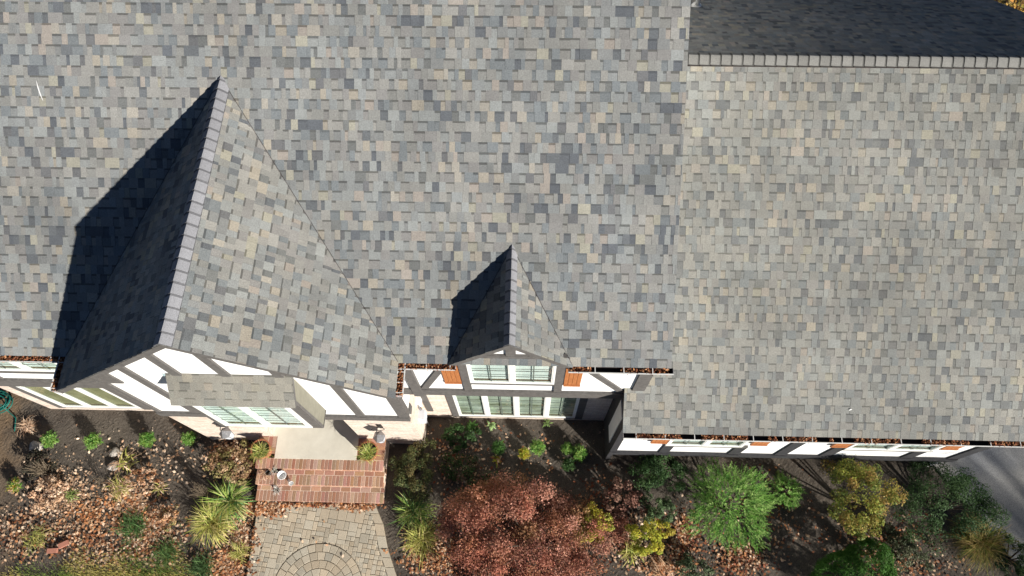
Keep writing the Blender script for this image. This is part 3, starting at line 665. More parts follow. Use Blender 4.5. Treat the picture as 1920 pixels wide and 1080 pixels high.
# ------------------------------------------------------------------ leaves
def leafquads(c, s, nrm, rs, asp=0.6, fold=0.15):
    n = len(c); r = rs.normal(size=(n, 3)); nrm = nrm/np.linalg.norm(nrm, axis=1, keepdims=True)
    a = np.cross(nrm, r); a /= np.linalg.norm(a, axis=1, keepdims=True); b = np.cross(nrm, a)
    s = s[:, None]
    v = np.stack([c-a*s*0.5, c+b*s*asp*0.5+nrm*s*fold, c+a*s*0.5, c-b*s*asp*0.5+nrm*s*fold], 1)
    return v
def pick(pal, n, rs, jit=0.18):
    pal = np.array(pal); i = rs.randint(0, len(pal), n); return pal[i]*(1+rs.uniform(-jit, jit, (n, 1)))
OAK = [(0.40, 0.18, 0.08), (0.28, 0.11, 0.05), (0.52, 0.29, 0.16), (0.60, 0.41, 0.27), (0.18, 0.075, 0.04), (0.68, 0.50, 0.36)]
RED = [(0.20, 0.06, 0.03), (0.28, 0.10, 0.05), (0.12, 0.04, 0.025), (0.36, 0.18, 0.09)]
TAN = [(0.62, 0.44, 0.30), (0.75, 0.58, 0.43), (0.46, 0.29, 0.17), (0.58, 0.36, 0.23)]
ORG = [(0.50, 0.22, 0.09), (0.62, 0.33, 0.17), (0.40, 0.16, 0.07), (0.62, 0.42, 0.26)]
# leaves lying in each gutter
def gutter_leaves():
    rs = np.random.RandomState(5)
    V = []; Cc = []
    for gi, (p0, p1, o, w, dep) in enumerate(GUT):
        L = (p1-p0).length; dens = [1.0, 1.0, 0.55, 1.0, 1.0, 0.8][gi]
        n = int(L*620*dens); t = rs.uniform(0, 1, n)
        keep = (np.sin(t*L*5.1+gi)+np.sin(t*L*11.7+2*gi)*0.6 > [-9, -9, 0.0, -9, -9, -0.35][gi]); t = t[keep]; n = len(t)
        a = rs.uniform(0.06, 0.92, n)*w; h = rs.uniform(-0.035, 0.010, n)
        P0 = np.array(p0); D = np.array(p1-p0); O_ = np.array(o)
        c = P0+D*t[:, None]+O_*a[:, None]; c[:, 2] += h
        nr = rs.normal(size=(n, 3))*0.6+np.array([0, 0, 1]); V.append(leafquads(c, rs.uniform(0.025, 0.055, n), nr, rs)); Cc.append(pick(RED+OAK[:3]+[(0.42, 0.2, 0.09)], n, rs))
    quads('gutter_leaves', np.concatenate(V), np.concatenate(Cc), M['dryleaf'], kind='stuff', label='brown fallen leaves packed in the gutters')
gutter_leaves()
# fallen leaves on the ground
def ground_leaves():
    rs = np.random.RandomState(9)
    blobs = [(110, 930, 75, 60, 1000, TAN), (250, 950, 60, 45, 700, TAN+ORG), (170, 965, 50, 45, 350, ORG), (250, 925, 50, 30, 220, TAN), (260, 985, 60, 40, 700, OAK), (40, 1000, 70, 50, 500, TAN+OAK),
             (290, 1000, 70, 50, 700, OAK+TAN), (140, 1010, 120, 40, 500, OAK), (240, 1045, 150, 26, 420, TAN+OAK), (450, 1010, 35, 50, 900, TAN+OAK), (425, 1060, 50, 35, 900, ORG+OAK), (490, 955, 55, 16, 900, ORG+OAK), (585, 948, 90, 5, 160, RED+ORG), (665, 950, 42, 9, 320, OAK+ORG),
             (440, 860, 50, 45, 900, OAK+TAN), (300, 860, 120, 60, 160, TAN), (220, 860, 220, 60, 160, TAN), (960, 850, 220, 90, 260, TAN+OAK), (860, 870, 70, 70, 200, TAN+RED),
             (810, 1040, 60, 50, 900, ORG+OAK), (930, 1050, 160, 60, 700, RED), (1020, 1010, 180, 90, 900, RED), (1280, 1010, 50, 60, 700, RED+OAK), (1390, 1050, 60, 40, 600, RED+OAK), (1650, 1010, 120, 60, 500, OAK+RED),
             (1240, 1060, 60, 30, 400, ORG+TAN), (1180, 1000, 60, 60, 500, TAN), (1450, 970, 100, 90, 300, OAK), (1130, 930, 60, 60, 120, RED), (1700, 1060, 140, 30, 300, OAK), (560, 1000, 130, 70, 14, TAN)]
    V = []; Cc = []
    for u, v, ru, rv, n, pal in blobs:
        n = int(n*1.0); n = int(n*0.85); a = rs.normal(0, 0.45, n)*ru+u; b = rs.normal(0, 0.45, n)*rv+v
        P_ = np.array([at(x, y, 0.0) for x, y in zip(a, b)])
        ok = (P_[:, 1] < 3.7)
        onstep = (P_[:, 0] > -5.75) & (P_[:, 0] < -2.98) & (P_[:, 1] > 1.87)
        ok &= ~onstep; P_ = P_[ok]; n = len(P_)
        walk = np.array([in_poly(x, y, WALK) for x, y in P_[:, :2]])
        P_[:, 2] = np.where(walk, 0.062, 0.008)+rs.exponential(0.007, n)
        nr = rs.normal(size=(n, 3))*0.2+np.array([0, 0, 1])
        V.append(leafquads(P_, rs.uniform(0.035, 0.095, n), nr, rs, 0.6, 0.10)); Cc.append(pick(pal, n, rs, 0.22))
        m = int(n*1.3)
        a = rs.normal(0, 0.45, m)*ru+u; b = rs.normal(0, 0.45, m)*rv+v
        F_ = np.array([at(x, y, 0.0) for x, y in zip(a, b)]); F_ = F_[(F_[:, 1] < 3.7) & ~((F_[:, 0] > -5.75) & (F_[:, 0] < -3.0) & (F_[:, 1] > -4.2))]; m = len(F_)
        if m:
            F_[:, 2] = 0.004+rs.exponential(0.004, m); V.append(leafquads(F_, rs.uniform(0.015, 0.035, m), rs.normal(size=(m, 3))*0.2+np.array([0, 0, 1]), rs, 0.6, 0.08)); Cc.append(pick([tuple(q*0.62 for q in c) for c in pal], m, rs, 0.25))
    quads('fallen_leaves', np.concatenate(V), np.concatenate(Cc), M['dryleaf'], kind='stuff', label='brown and orange fallen leaves strewn over the planting beds')
    # bark chips of the mulch
    n = 15000; x = rs.uniform(-12, 10, n); y = rs.uniform(-0.4, 3.75, n)
    ok = np.array([not in_poly(a, b, WALK) for a, b in zip(x, y)]) & ~((x > -5.8) & (x < -2.95) & (y > 1.85)) & ~((x > 8.7)); x = x[ok]; y = y[ok]; n = len(x)
    c = np.stack([x, y, rs.uniform(-0.008, 0.010, n)], 1); nr = rs.normal(size=(n, 3))*0.35+np.array([0, 0, 1])
    quads('mulch_chips', leafquads(c, rs.uniform(0.015, 0.04, n), nr, rs, 0.35, 0.05), pick([(0.085, 0.068, 0.055), (0.11, 0.09, 0.07), (0.06, 0.048, 0.04), (0.15, 0.125, 0.1)], n, rs, 0.3), M['dryleaf'], kind='stuff', label='dark shredded bark mulch covering the beds')
ground_leaves()
# ------------------------------------------------------------------ plants
def stems(base, tips, r0, parent, mat='bark', name='stems'):
    mb = MB()
    for i, t in enumerate(tips):
        b = Vector(base)+Vector((rnd.uniform(-0.03, 0.03), rnd.uniform(-0.03, 0.03), 0)); t = Vector(t); m = (b+t)/2+Vector((rnd.uniform(-.05, .05), rnd.uniform(-.05, .05), 0.04))
        mb.tube([b, m, t], [r0, r0*0.7, r0*0.3], 5)
    return P(name, mb, M[mat], parent)
def shrub(name, label, cat, base, top, rx, ry, n, s, pal, seed, K=40, cr=0.22, zlo=0.15, mat='leaf', group=None, hollow=0.6, asp=0.6, up=0.7, trunk=0.02, clumpvar=0.25, nst=9):
    """base (x,y) on the ground; crown an uneven half ellipsoid of leaf clumps up to height top"""
    rs = np.random.RandomState(seed); x, y = base[0], base[1]
    root = thing(name, (x, y, 0), label, cat, group)
    th = rs.uniform(0, 2*math.pi, K); cz = rs.uniform(-0.35, 1, K); rr = rs.uniform(hollow, 1.0, K); ss = np.sqrt(1-cz**2)
    h0 = top*zlo; hz = (top-h0)
    wob = 1+0.18*np.sin(th*3+seed)+0.10*np.sin(th*5+seed*2)
    cc = np.stack([x+rx*ss*np.cos(th)*rr*wob, y+ry*ss*np.sin(th)*rr*wob, h0+hz*0.42+hz*0.55*cz*rr], 1)
    i = rs.randint(0, K, n)
    off = rs.normal(size=(n, 3)); off /= np.linalg.norm(off, axis=1, keepdims=True); off *= (rs.uniform(0.2, 1, (n, 1))**0.5)
    rad = np.array([rx, ry, hz*0.6])*cr*(0.7+0.7*rs.uniform(size=(K, 1)))[i]
    p = cc[i]+off*rad; p[:, 2] = np.maximum(p[:, 2], 0.02)
    nr = off*0.6+rs.normal(size=(n, 3))*0.5+np.array([0, 0, up])
    q = leafquads(p, rs.uniform(0.7, 1.3, n)*s, nr, rs, asp)
    ck = pick(pal, K, rs, clumpvar)[i]; cl = pick(pal, n, rs, 0.25); mix = 0.55
    quads('foliage', q, ck*mix+cl*(1-mix), M[mat], root)
    stems((x, y, -0.02), cc[rs.permutation(K)[:nst]], trunk, root)
    return root
def tuft(name, label, cat, base, n, L, w, pal, seed, group=None, parent=None, lean=(0.2, 1.3), z0=0.0, rad=0.05, droop=1.0, mat='leaf'):
    rs = np.random.RandomState(seed); S = 5
    root = parent or thing(name, (base[0], base[1], z0), label, cat, group)
    th = rs.uniform(0, 2*math.pi, n); le = rs.uniform(*lean, n); ln = L*rs.uniform(0.6, 1.15, n)
    b = np.stack([base[0]+rad*rs.normal(size=n), base[1]+rad*rs.normal(size=n), np.full(n, z0)], 1)
    dx = np.cos(th); dy = np.sin(th); pts = [b]; ang = math.pi/2-le*0.45
    p = b.copy()
    for k in range(S):
        st = ln/S; p = p+np.stack([dx*np.cos(ang)*st, dy*np.cos(ang)*st, np.sin(ang)*st], 1); pts.append(p.copy()); ang = ang-le*0.42*droop*rs.uniform(0.7, 1.3, n)
    side = np.stack([-dy, dx, np.zeros(n)], 1)
    Q = []; Cq = []; c = pick(pal, n, rs, 0.2)
    wd = [1, 1.0, 0.9, 0.7, 0.4, 0.03]
    for k in range(S):
        a = side*w*0.5*wd[k]*rs.uniform(0.8, 1.2, (n, 1)) if k == 0 else prev
        e = side*w*0.5*wd[k+1]; prev = e
        Q.append(np.stack([pts[k]-a, pts[k]+a, pts[k+1]+e, pts[k+1]-e], 1)); Cq.append(c*(0.85+0.08*k))
    Q = np.concatenate(Q); Q[:, :, 2] = np.maximum(Q[:, :, 2], z0-0.28 if z0 > 0.3 else 0.015)
    quads('blades', Q, np.concatenate(Cq), M[mat], root)
    return root
def feathery(name, label, cat, base, top, rx, ry, n, sl, pal, seed, spine=0.9, nd=14, nl=0.035, group=None, h0=0.1):
    """shrub of many leafy shoots radiating outwards"""
    rs = np.random.RandomState(seed); root = thing(name, (base[0], base[1], 0), label, cat, group)
    th = rs.uniform(0, 2*math.pi, n); cz = rs.uniform(-0.15, 1, n); ss = np.sqrt(1-np.clip(cz, -1, 1)**2); rr = rs.uniform(0.45, 0.95, n)
    lump = 1+0.13*np.sin(4*th+seed)+0.1*np.sin(7*th+1+3*cz)
    p = np.stack([base[0]+rx*ss*np.cos(th)*rr*lump, base[1]+ry*ss*np.sin(th)*rr*lump, h0+(top-h0)*(0.3+0.62*cz*rr)], 1)
    d = np.stack([ss*np.cos(th), ss*np.sin(th), cz*0.7+0.35], 1)+rs.normal(size=(n, 3))*0.35; d /= np.linalg.norm(d, axis=1, keepdims=True)
    L = sl*rs.uniform(0.6, 1.2, n)
    Q = []; Cq = []; cs = pick(pal, n, rs, 0.22)
    for k in range(nd):
        f = k/(nd-1); c = p+d*(L*f)[:, None]; r = rs.normal(size=(n, 3)); sd = np.cross(d, r); sd /= np.linalg.norm(sd, axis=1, keepdims=True)
        l = nl*(1.15-0.6*f); ax = d*0.55+sd; ax /= np.linalg.norm(ax, axis=1, keepdims=True)
        nr = np.cross(ax, np.cross(np.array([[0, 0, 1.0]]), ax)+1e-3); nr /= np.linalg.norm(nr, axis=1, keepdims=True); bb = np.cross(ax, nr)
        tip = c+ax*l; mid = c+ax*l*0.5; wv = bb*l*0.2
        Q.append(np.stack([c, mid+wv, tip, mid-wv], 1)); Cq.append(cs*rs.uniform(0.85, 1.2, (n, 1)))
    # stem of each shoot
    r = rs.normal(size=(n, 3)); sd = np.cross(d, r); sd /= np.linalg.norm(sd, axis=1, keepdims=True); sd *= 0.002
    Q.append(np.stack([p-sd, p+sd, p+d*L[:, None]+sd*0.4, p+d*L[:, None]-sd*0.4], 1)); Cq.append(cs*0.6)
    quads('foliage', np.concatenate(Q), np.concatenate(Cq), M['leaf'], root)
    ii = rs.permutation(n)[:14]; stems((base[0], base[1], -0.02), p[ii], 0.015, root)
    return root
GR_D = [(0.03, 0.07, 0.02), (0.045, 0.10, 0.028), (0.07, 0.13, 0.04), (0.02, 0.045, 0.015)]
GR_M = [(0.07, 0.16, 0.035), (0.10, 0.22, 0.05), (0.05, 0.11, 0.03)]
LIME = [(0.13, 0.29, 0.045), (0.20, 0.36, 0.08), (0.08, 0.20, 0.035), (0.27, 0.41, 0.12)]
OLV = [(0.17, 0.22, 0.035), (0.24, 0.26, 0.04), (0.12, 0.17, 0.04), (0.30, 0.22, 0.05), (0.34, 0.20, 0.06), (0.14, 0.2, 0.05)]
YEL = [(0.45, 0.42, 0.04), (0.35, 0.38, 0.04), (0.50, 0.36, 0.06), (0.25, 0.32, 0.05)]
MAP = [(0.27, 0.095, 0.065), (0.34, 0.145, 0.10), (0.15, 0.048, 0.04), (0.47, 0.24, 0.18), (0.29, 0.12, 0.065), (0.10, 0.035, 0.03), (0.38, 0.13, 0.09), (0.22, 0.12, 0.05)]
GRS = [(0.30, 0.38, 0.08), (0.40, 0.44, 0.12), (0.18, 0.30, 0.07), (0.5, 0.48, 0.2)]
STY_ = [(0.3, 0.3, 0.1), (0.2, 0.2, 0.08)]
def B(u, v, z=0.0): return at(u, v, z)
def gb(u, v, zc):  # ground point under a crown whose middle, at height zc, is seen at (u,v)
    p = at(u, v, zc); return (p[0], p[1])
# the red maple
def maple():
    b = gb(984, 1020, 0.8); rx, ry, top = 1.72, 1.30, 1.45
    rs = np.random.RandomState(77); root = thing('japanese_maple', (b[0], b[1], 0), 'low spreading maple with dense reddish brown leaves, the widest plant in the bed', 'tree')
    K = 150; th = rs.uniform(0, 2*math.pi, K); rr = np.sqrt(rs.uniform(0, 1, K)); wob = 1+0.12*np.sin(3*th+1)+0.08*np.sin(5*th)
    cx = b[0]+rx*rr*np.cos(th)*wob; cy = b[1]+ry*rr*np.sin(th)*wob; czz = top*(0.28+0.60*np.sqrt(np.clip(1-rr**2, 0, 1)))*(0.78-0.36*(cx-b[0])/rx)+rs.uniform(-0.30, 0.16, K); czz = np.maximum(czz, 0.15)
    cc = np.stack([cx, cy, czz], 1); n = 60000; i = rs.randint(0, K, n)
    off = rs.normal(size=(n, 3))*np.array([0.115, 0.105, 0.045])*(0.7+0.6*rs.uniform(size=(K, 1)))[i]
    p = cc[i]+off; p[:, 2] -= 1.6*(off[:, 0]**2+off[:, 1]**2); p[:, 2] = np.maximum(p[:, 2], 0.05)
    nr = rs.normal(size=(n, 3))*0.65+np.array([0, 0, 0.9])
    q = leafquads(p, rs.uniform(0.024, 0.056, n), nr, rs, 0.5, 0.1)
    quads('foliage', q, pick(MAP, K, rs, 0.35)[i]*0.72+pick(MAP, n, rs, 0.35)*0.6+np.array([0.0, 0.012, 0.006]), M['leaf'], root)
    mb = MB(); mb.tube([(b[0], b[1], -0.03), (b[0]+0.03, b[1], 0.25), (b[0], b[1]+0.03, 0.5)], [0.07, 0.055, 0.045], 8); P('trunk', mb, M['bark'], root)
    br = MB()
    for k in range(46):
        e = cc[k]; m = ((b[0]+e[0])/2+rs.uniform(-.08, .08), (b[1]+e[1])/2+rs.uniform(-.08, .08), e[2]*0.85+0.05)
        br.tube([(b[0], b[1], 0.42), m, tuple(e)], [0.02, 0.012, 0.004], 5)
    P('branches', br, M['bark'], root)
maple()
feathery('lime_shrub', 'large lime green feathery shrub in front of the right wing', 'shrub', gb(1370, 945, 0.65), 1.45, 0.86, 0.86, 1500, 0.19, LIME, 81, nd=22, nl=0.032)
feathery('lime_shrub', 'small lime green shrub tucked against the right side of the big lime shrub', 'shrub', gb(1474, 921, 0.4), 0.8, 0.28, 0.32, 300, 0.13, LIME, 82, nd=16, nl=0.034)
shrub('autumn_shrub', 'tall olive and gold leaved shrub between the lime shrub and the dark evergreen', 'shrub', gb(1608, 935, 0.7), 1.6, 0.62, 0.72, 9000, 0.042, OLV, 83, K=60, cr=0.2)
shrub('evergreen_shrub', 'big dark green shrub at the corner of the driveway', 'shrub', gb(1765, 945, 0.5), 1.25, 1.0, 0.85, 14000, 0.034, GR_D+[(0.10, 0.17, 0.07)], 84, K=80, cr=0.2)
shrub('evergreen_shrub', 'dark green shrub under the left end of the wing gutter', 'shrub', gb(1238, 880, 0.5), 1.1, 0.58, 0.5, 8000, 0.036, GR_D, 85, K=50)
shrub('round_boxwood', 'clipped dome shaped boxwood at the bottom edge of the picture', 'shrub', gb(1612, 1090, 0.4), 0.85, 0.86, 0.66, 42000, 0.026, [(0.055, 0.15, 0.02), (0.075, 0.19, 0.028), (0.04, 0.11, 0.016)], 86, K=420, cr=0.11, hollow=0.97, up=0.9, clumpvar=0.10)
tuft('ornamental_grass', 'large gold and green ornamental grass beside the driveway', 'grass plant', gb(1838, 1015, 0.2), 900, 0.75, 0.010, [(0.22, 0.22, 0.05), (0.34, 0.26, 0.08), (0.14, 0.18, 0.04), (0.42, 0.30, 0.12)], 87, rad=0.09, lean=(0.35, 1.5))
shrub('yellow_shrub', 'yellow and green shrub left of the large lime green shrub', 'shrub', gb(1213, 1005, 0.35), 0.75, 0.42, 0.36, 5000, 0.034, YEL, 88, K=34)
shrub('green_shrub', 'loose grey green shrub just behind the yellow shrub', 'shrub', gb(1235, 962, 0.3), 0.7, 0.34, 0.34, 3000, 0.036, [(0.10, 0.16, 0.06), (0.14, 0.2, 0.1), (0.07, 0.12, 0.05)], 89, K=26)
shrub('yellow_shrub', 'yellow green shrub with orange tips touching the right edge of the maple', 'shrub', gb(1112, 985, 0.3), 0.6, 0.42, 0.42, 5000, 0.034, YEL+[(0.42, 0.24, 0.1), (0.40, 0.22, 0.12)], 90, K=34)
shrub('hydrangea', 'sparse hydrangea with dried reddish brown leaves left of the green shrubs', 'shrub', gb(1168, 940, 0.3), 0.6, 0.44, 0.40, 1500, 0.055, [(0.14, 0.06, 0.045), (0.22, 0.11, 0.08), (0.1, 0.05, 0.04), (0.3, 0.18, 0.13)], 91, K=30, mat='dryleaf')
shrub('hydrangea', 'dried brown hydrangea beside the left terracotta pot', 'shrub', gb(432, 870, 0.3), 0.65, 0.46, 0.42, 3000, 0.05, [(0.20, 0.11, 0.06), (0.32, 0.2, 0.11), (0.42, 0.3, 0.18), (0.12, 0.07, 0.04), (0.24, 0.24, 0.08)], 92, K=40, mat='dryleaf')
shrub('dried_perennial', 'dried pale tan leafy clump in the left bed below the white stone', 'plant', gb(92, 922, 0.15), 0.32, 0.40, 0.34, 1500, 0.055, TAN, 191, K=30, mat='dryleaf', trunk=0.006)
shrub('dried_perennial', 'rust brown dried clump between the withered strap leaves and the pale yellow grass clump', 'plant', gb(270, 893, 0.12), 0.26, 0.36, 0.22, 900, 0.045, OAK+[(0.35, 0.2, 0.1)], 192, K=22, mat='dryleaf', trunk=0.006)
shrub('dried_perennial', 'ragged dried brown clump left of the yellow green strap leaves', 'plant', gb(318, 968, 0.12), 0.26, 0.32, 0.26, 800, 0.045, OAK+STY_, 193, K=20, mat='dryleaf', trunk=0.006)
shrub('barberry', 'shaded bronze green shrub against the right side of the brick steps', 'shrub', gb(778, 880, 0.4), 0.85, 0.42, 0.62, 6500, 0.036, [(0.09, 0.085, 0.03), (0.07, 0.10, 0.035), (0.14, 0.10, 0.04), (0.05, 0.07, 0.03), (0.12, 0.14, 0.05)], 93, K=46)
shrub('green_shrub', 'dark leafy plant under the utility box on the porch wall', 'shrub', gb(868, 820, 0.2), 0.45, 0.42, 0.30, 1500, 0.05, GR_D+[(0.09, 0.16, 0.06)], 94, K=24)
shrub('ground_shrub', 'low dark plants with pinkish dead leaves in the shade of the maple', 'shrub', gb(880, 895, 0.15), 0.35, 0.62, 0.48, 1900, 0.05, GR_D+[(0.16, 0.08, 0.07), (0.2, 0.12, 0.09)], 95, K=36)
shrub('barberry', 'small dark green shrub at the bottom right behind the grass', 'shrub', gb(1900, 1050, 0.2), 0.5, 0.4, 0.5, 3000, 0.035, GR_D+[(0.12, 0.16, 0.06)], 96, K=30)
shrub('green_shrub', 'low shaded plants between the boxwood and the dark evergreen', 'shrub', gb(1690, 1035, 0.2), 0.45, 0.5, 0.42, 3200, 0.036, [(0.12, 0.15, 0.08), (0.06, 0.08, 0.04), (0.2, 0.2, 0.12)], 97, K=34)
shrub('evergreen_shrub', 'broad dark evergreen shrub, unseen, added to shade the bed from the lower right', 'shrub', (8.5, -1.6), 1.5, 1.3, 0.9, 7000, 0.05, GR_D, 194, K=60)  # added out of view so that its shadow darkens the right bed
shrub('evergreen_shrub', 'dark evergreen shrub below the clipped boxwood, unseen, added to shade the bed', 'shrub', (6.0, -1.4), 1.0, 0.8, 0.5, 5000, 0.05, GR_D, 195, K=44)  # second unseen shrub, put in to cast shade on the right bed
shrub('green_shrub', 'low grey green perennials in front of the large lime green shrub', 'shrub', gb(1300, 1065, 0.2), 0.4, 0.42, 0.3, 1500, 0.04, [(0.12, 0.16, 0.08), (0.07, 0.10, 0.05)], 98, K=24)
# strappy clumps
ST = [(0.22, 0.34, 0.07), (0.32, 0.42, 0.10), (0.12, 0.24, 0.08), (0.48, 0.48, 0.2)]
STY = [(0.48, 0.45, 0.13), (0.40, 0.40, 0.10), (0.60, 0.52, 0.22), (0.30, 0.34, 0.08)]
tuft('strap_leaf_plant', 'green strap leaved clump at the upper left of the paved walk', 'plant', B(435, 940), 230, 0.70, 0.024, ST, 101, rad=0.06, lean=(0.5, 1.5))
tuft('strap_leaf_plant', 'yellow green strap leaved clump below and left of the green clump', 'plant', B(403, 980), 380, 0.66, 0.016, STY, 102, rad=0.07, lean=(0.5, 1.6))
tuft('strap_leaf_plant', 'green strap leaved clump right of the paved walk', 'plant', B(778, 960), 260, 0.58, 0.020, ST, 103, rad=0.07, lean=(0.4, 1.5))
tuft('strap_leaf_plant', 'yellowing strap leaved clump between the walk and the maple', 'plant', B(790, 1010), 300, 0.52, 0.015, STY, 104, rad=0.09, lean=(0.5, 1.6))
tuft('strap_leaf_plant', 'withered pale strap leaves beside two stones in the left bed', 'plant', B(235, 868), 60, 0.40, 0.024, TAN+STY, 105, rad=0.08, lean=(1.0, 1.8))
tuft('strap_leaf_plant', 'pale yellow grass clump in the middle of the leaf litter of the left bed', 'plant', B(225, 915), 150, 0.34, 0.012, STY+TAN, 106, rad=0.09, lean=(0.8, 1.8))
tuft('strap_leaf_plant', 'small yellow green tuft at the left edge of the walk near the picture bottom', 'plant', B(450, 1035), 130, 0.30, 0.011, STY, 107, rad=0.06, lean=(0.5, 1.6))
tuft('strap_leaf_plant', 'dark green grass clump left of the walk at the picture bottom', 'plant', B(380, 1062), 260, 0.30, 0.011, [(0.06, 0.12, 0.04), (0.10, 0.17, 0.06)], 108, rad=0.10, lean=(0.4, 1.5))
tuft('strap_leaf_plant', 'dark green grass clump in the leaf litter of the left bed', 'plant', B(252, 988), 300, 0.26, 0.010, [(0.06, 0.13, 0.04), (0.11, 0.2, 0.06)], 109, rad=0.13, lean=(0.4, 1.5))
tuft('strap_leaf_plant', 'dark green grass clump at the top edge of the lawn', 'plant', B(315, 1035), 260, 0.26, 0.010, [(0.07, 0.14, 0.04), (0.13, 0.2, 0.06)], 110, rad=0.13, lean=(0.4, 1.5))
tuft('strap_leaf_plant', 'yellow dying grass clump near the loose bricks', 'plant', B(72, 1010), 120, 0.3, 0.011, STY+[(0.2, 0.2, 0.08)], 111, rad=0.10, lean=(0.8, 1.8))
tuft('strap_leaf_plant', 'tan dead grass mound by the hose', 'plant', B(52, 800), 160, 0.28, 0.010, TAN, 112, rad=0.06, lean=(0.9, 1.8), mat='dryleaf')
tuft('strap_leaf_plant', 'pale leaves of a withered plant right of the yellow shrub bed edge', 'plant', B(1180, 1035), 70, 0.35, 0.02, STY, 113, rad=0.07, lean=(0.7, 1.7))
tuft('strap_leaf_plant', 'orange tinted grass tuft at the bottom edge between maple and lime shrub', 'plant', B(1240, 1065), 120, 0.32, 0.012, ORG+TAN, 114, rad=0.07, lean=(0.7, 1.7))
# small shrublets in the left bed and the middle bed
def sprout(u, v, label, h=0.30, r=0.12, seed=1, group='young shrubs planted in a row', pal=None):
    p = B(u, v)
    return feathery('young_shrub', label, 'shrub', (p[0], p[1]), h, r*0.82, r*0.82, 150, 0.11, pal or LIME+[(0.2, 0.3, 0.06)], seed, nd=9, nl=0.052, group=group, h0=0.05)
sprout(101, 828, 'bright green young shrub nearest the hose', seed=121)
sprout(182, 830, 'bright green young shrub, second from the hose', seed=122, r=0.14)
sprout(284, 827, 'bright green young shrub midway between the hose and the porch', seed=123, r=0.14, h=0.34)
sprout(360, 825, 'bright green young shrub beneath the left wall lantern', seed=124, r=0.09)
sprout(35, 912, 'half yellow young shrub at the left edge of the bed', seed=125, r=0.09, h=0.2, pal=LIME+YEL+TAN)
sprout(1007, 842, 'bright green young shrub in the sunny soil under the four pane window', seed=126, r=0.11, h=0.35, group=None)
sprout(1084, 852, 'bright green young shrub in the sunny soil nearest the right wing', seed=127, r=0.11, h=0.3, group=None)
sprout(1063, 843, 'tiny pale green shrub left of the one nearest the right wing', seed=128, r=0.05, h=0.2, group=None)
sprout(935, 842, 'shaded green young shrub at the edge of the maple shadow', seed=129, r=0.09, h=0.28, group=None, pal=GR_M)
sprout(1065, 872, 'very dark small shrub above the maple', seed=130, r=0.07, h=0.2, group=None, pal=GR_D)
sprout(983, 852, 'tiny yellow green seedling in open mulch', seed=131, r=0.04, h=0.1, group=None, pal=YEL)
tuft('rosette_plant', 'pale green star shaped rosette against the wall under the left pane', 'plant', B(919, 797), 16, 0.2, 0.045, [(0.35, 0.45, 0.2), (0.25, 0.38, 0.15)], 132, rad=0.01, lean=(1.0, 1.7))
tuft('rosette_plant', 'orange and yellow dying plant beside the maple shadow', 'plant', B(932, 862), 30, 0.16, 0.03, ORG+YEL, 133, rad=0.03, lean=(1.0, 1.7))
tuft('rosette_plant', 'small green plant at the wall beneath the third pane', 'plant', B(1025, 793), 20, 0.14, 0.03, [(0.2, 0.3, 0.1)], 134, rad=0.02, lean=(1.0, 1.7))
tuft('rosette_plant', 'dim green plant at the wall next to the rosette', 'plant', B(884, 800), 26, 0.22, 0.035, GR_M, 135, rad=0.02, lean=(0.9, 1.7))
tuft('weed', 'small pale green weed in the leaf litter of the left bed', 'plant', B(135, 930), 40, 0.2, 0.02, [(0.3, 0.36, 0.12), (0.2, 0.28, 0.08)], 136, rad=0.04, lean=(0.9, 1.7))
tuft('weed', 'thin dry weed left of the big strap leaf clumps', 'plant', B(300, 915), 50, 0.28, 0.012, STY+TAN, 137, rad=0.04, lean=(0.9, 1.7))
# bare stems whose fine shadows fall on the mulch
def bare(name, label, u, v, n, h, spread, seed, r=0.004):
    rs = random.Random(seed); p = B(u, v); root = thing(name, (p[0], p[1], 0), label, 'bare plant'); mb = MB()
    for i in range(n):
        a = rs.uniform(0, 6.28); s = rs.uniform(0.2, 1)*spread; hh = h*rs.uniform(0.6, 1.1); x0, y0 = p[0]+rs.uniform(-.07, .07), p[1]+rs.uniform(-.07, .07)
        e = Vector((x0+s*math.cos(a), y0+s*math.sin(a), hh)); m = Vector((x0, y0, 0))*0.5+e*0.5+Vector((0, 0, 0.05))
        mb.tube([(x0, y0, -0.01), m, e], [r, r*0.8, r*0.4], 4)
        if i % 2 == 0: mb.tube([m, m+Vector((rs.uniform(-.12, .12), rs.uniform(-.12, .12), rs.uniform(.05, .18)))], [r*0.7, r*0.3], 4)
    P('stems', mb, M['dead'], root)
bare('bare_stems', 'thin bare stems above the green strap leaved clump left of the walk', 385, 925, 60, 0.6, 0.16, 141)
bare('bare_stems', 'leafless twigs over the dark patch near the white stone', 90, 885, 50, 0.5, 0.22, 142, 0.005)
bare('bare_stems', 'few bare twigs in the litter of the left bed', 190, 905, 14, 0.35, 0.25, 143)
bare('bare_stems', 'two cut bare canes at the corner of the driveway', 1862, 962, 7, 0.4, 0.2, 144, 0.006)
bare('bare_stems', 'bare twigs in the shade under the evergreen at the picture bottom', 1745, 1020, 26, 0.4, 0.4, 145, 0.004)
shrub('creeping_plant', 'near black low plant beside the white stone', 'plant', B(82, 872), 0.35, 0.36, 0.28, 900, 0.04, [(0.03, 0.03, 0.02), (0.06, 0.05, 0.035)], 146, K=20, mat='dryleaf')
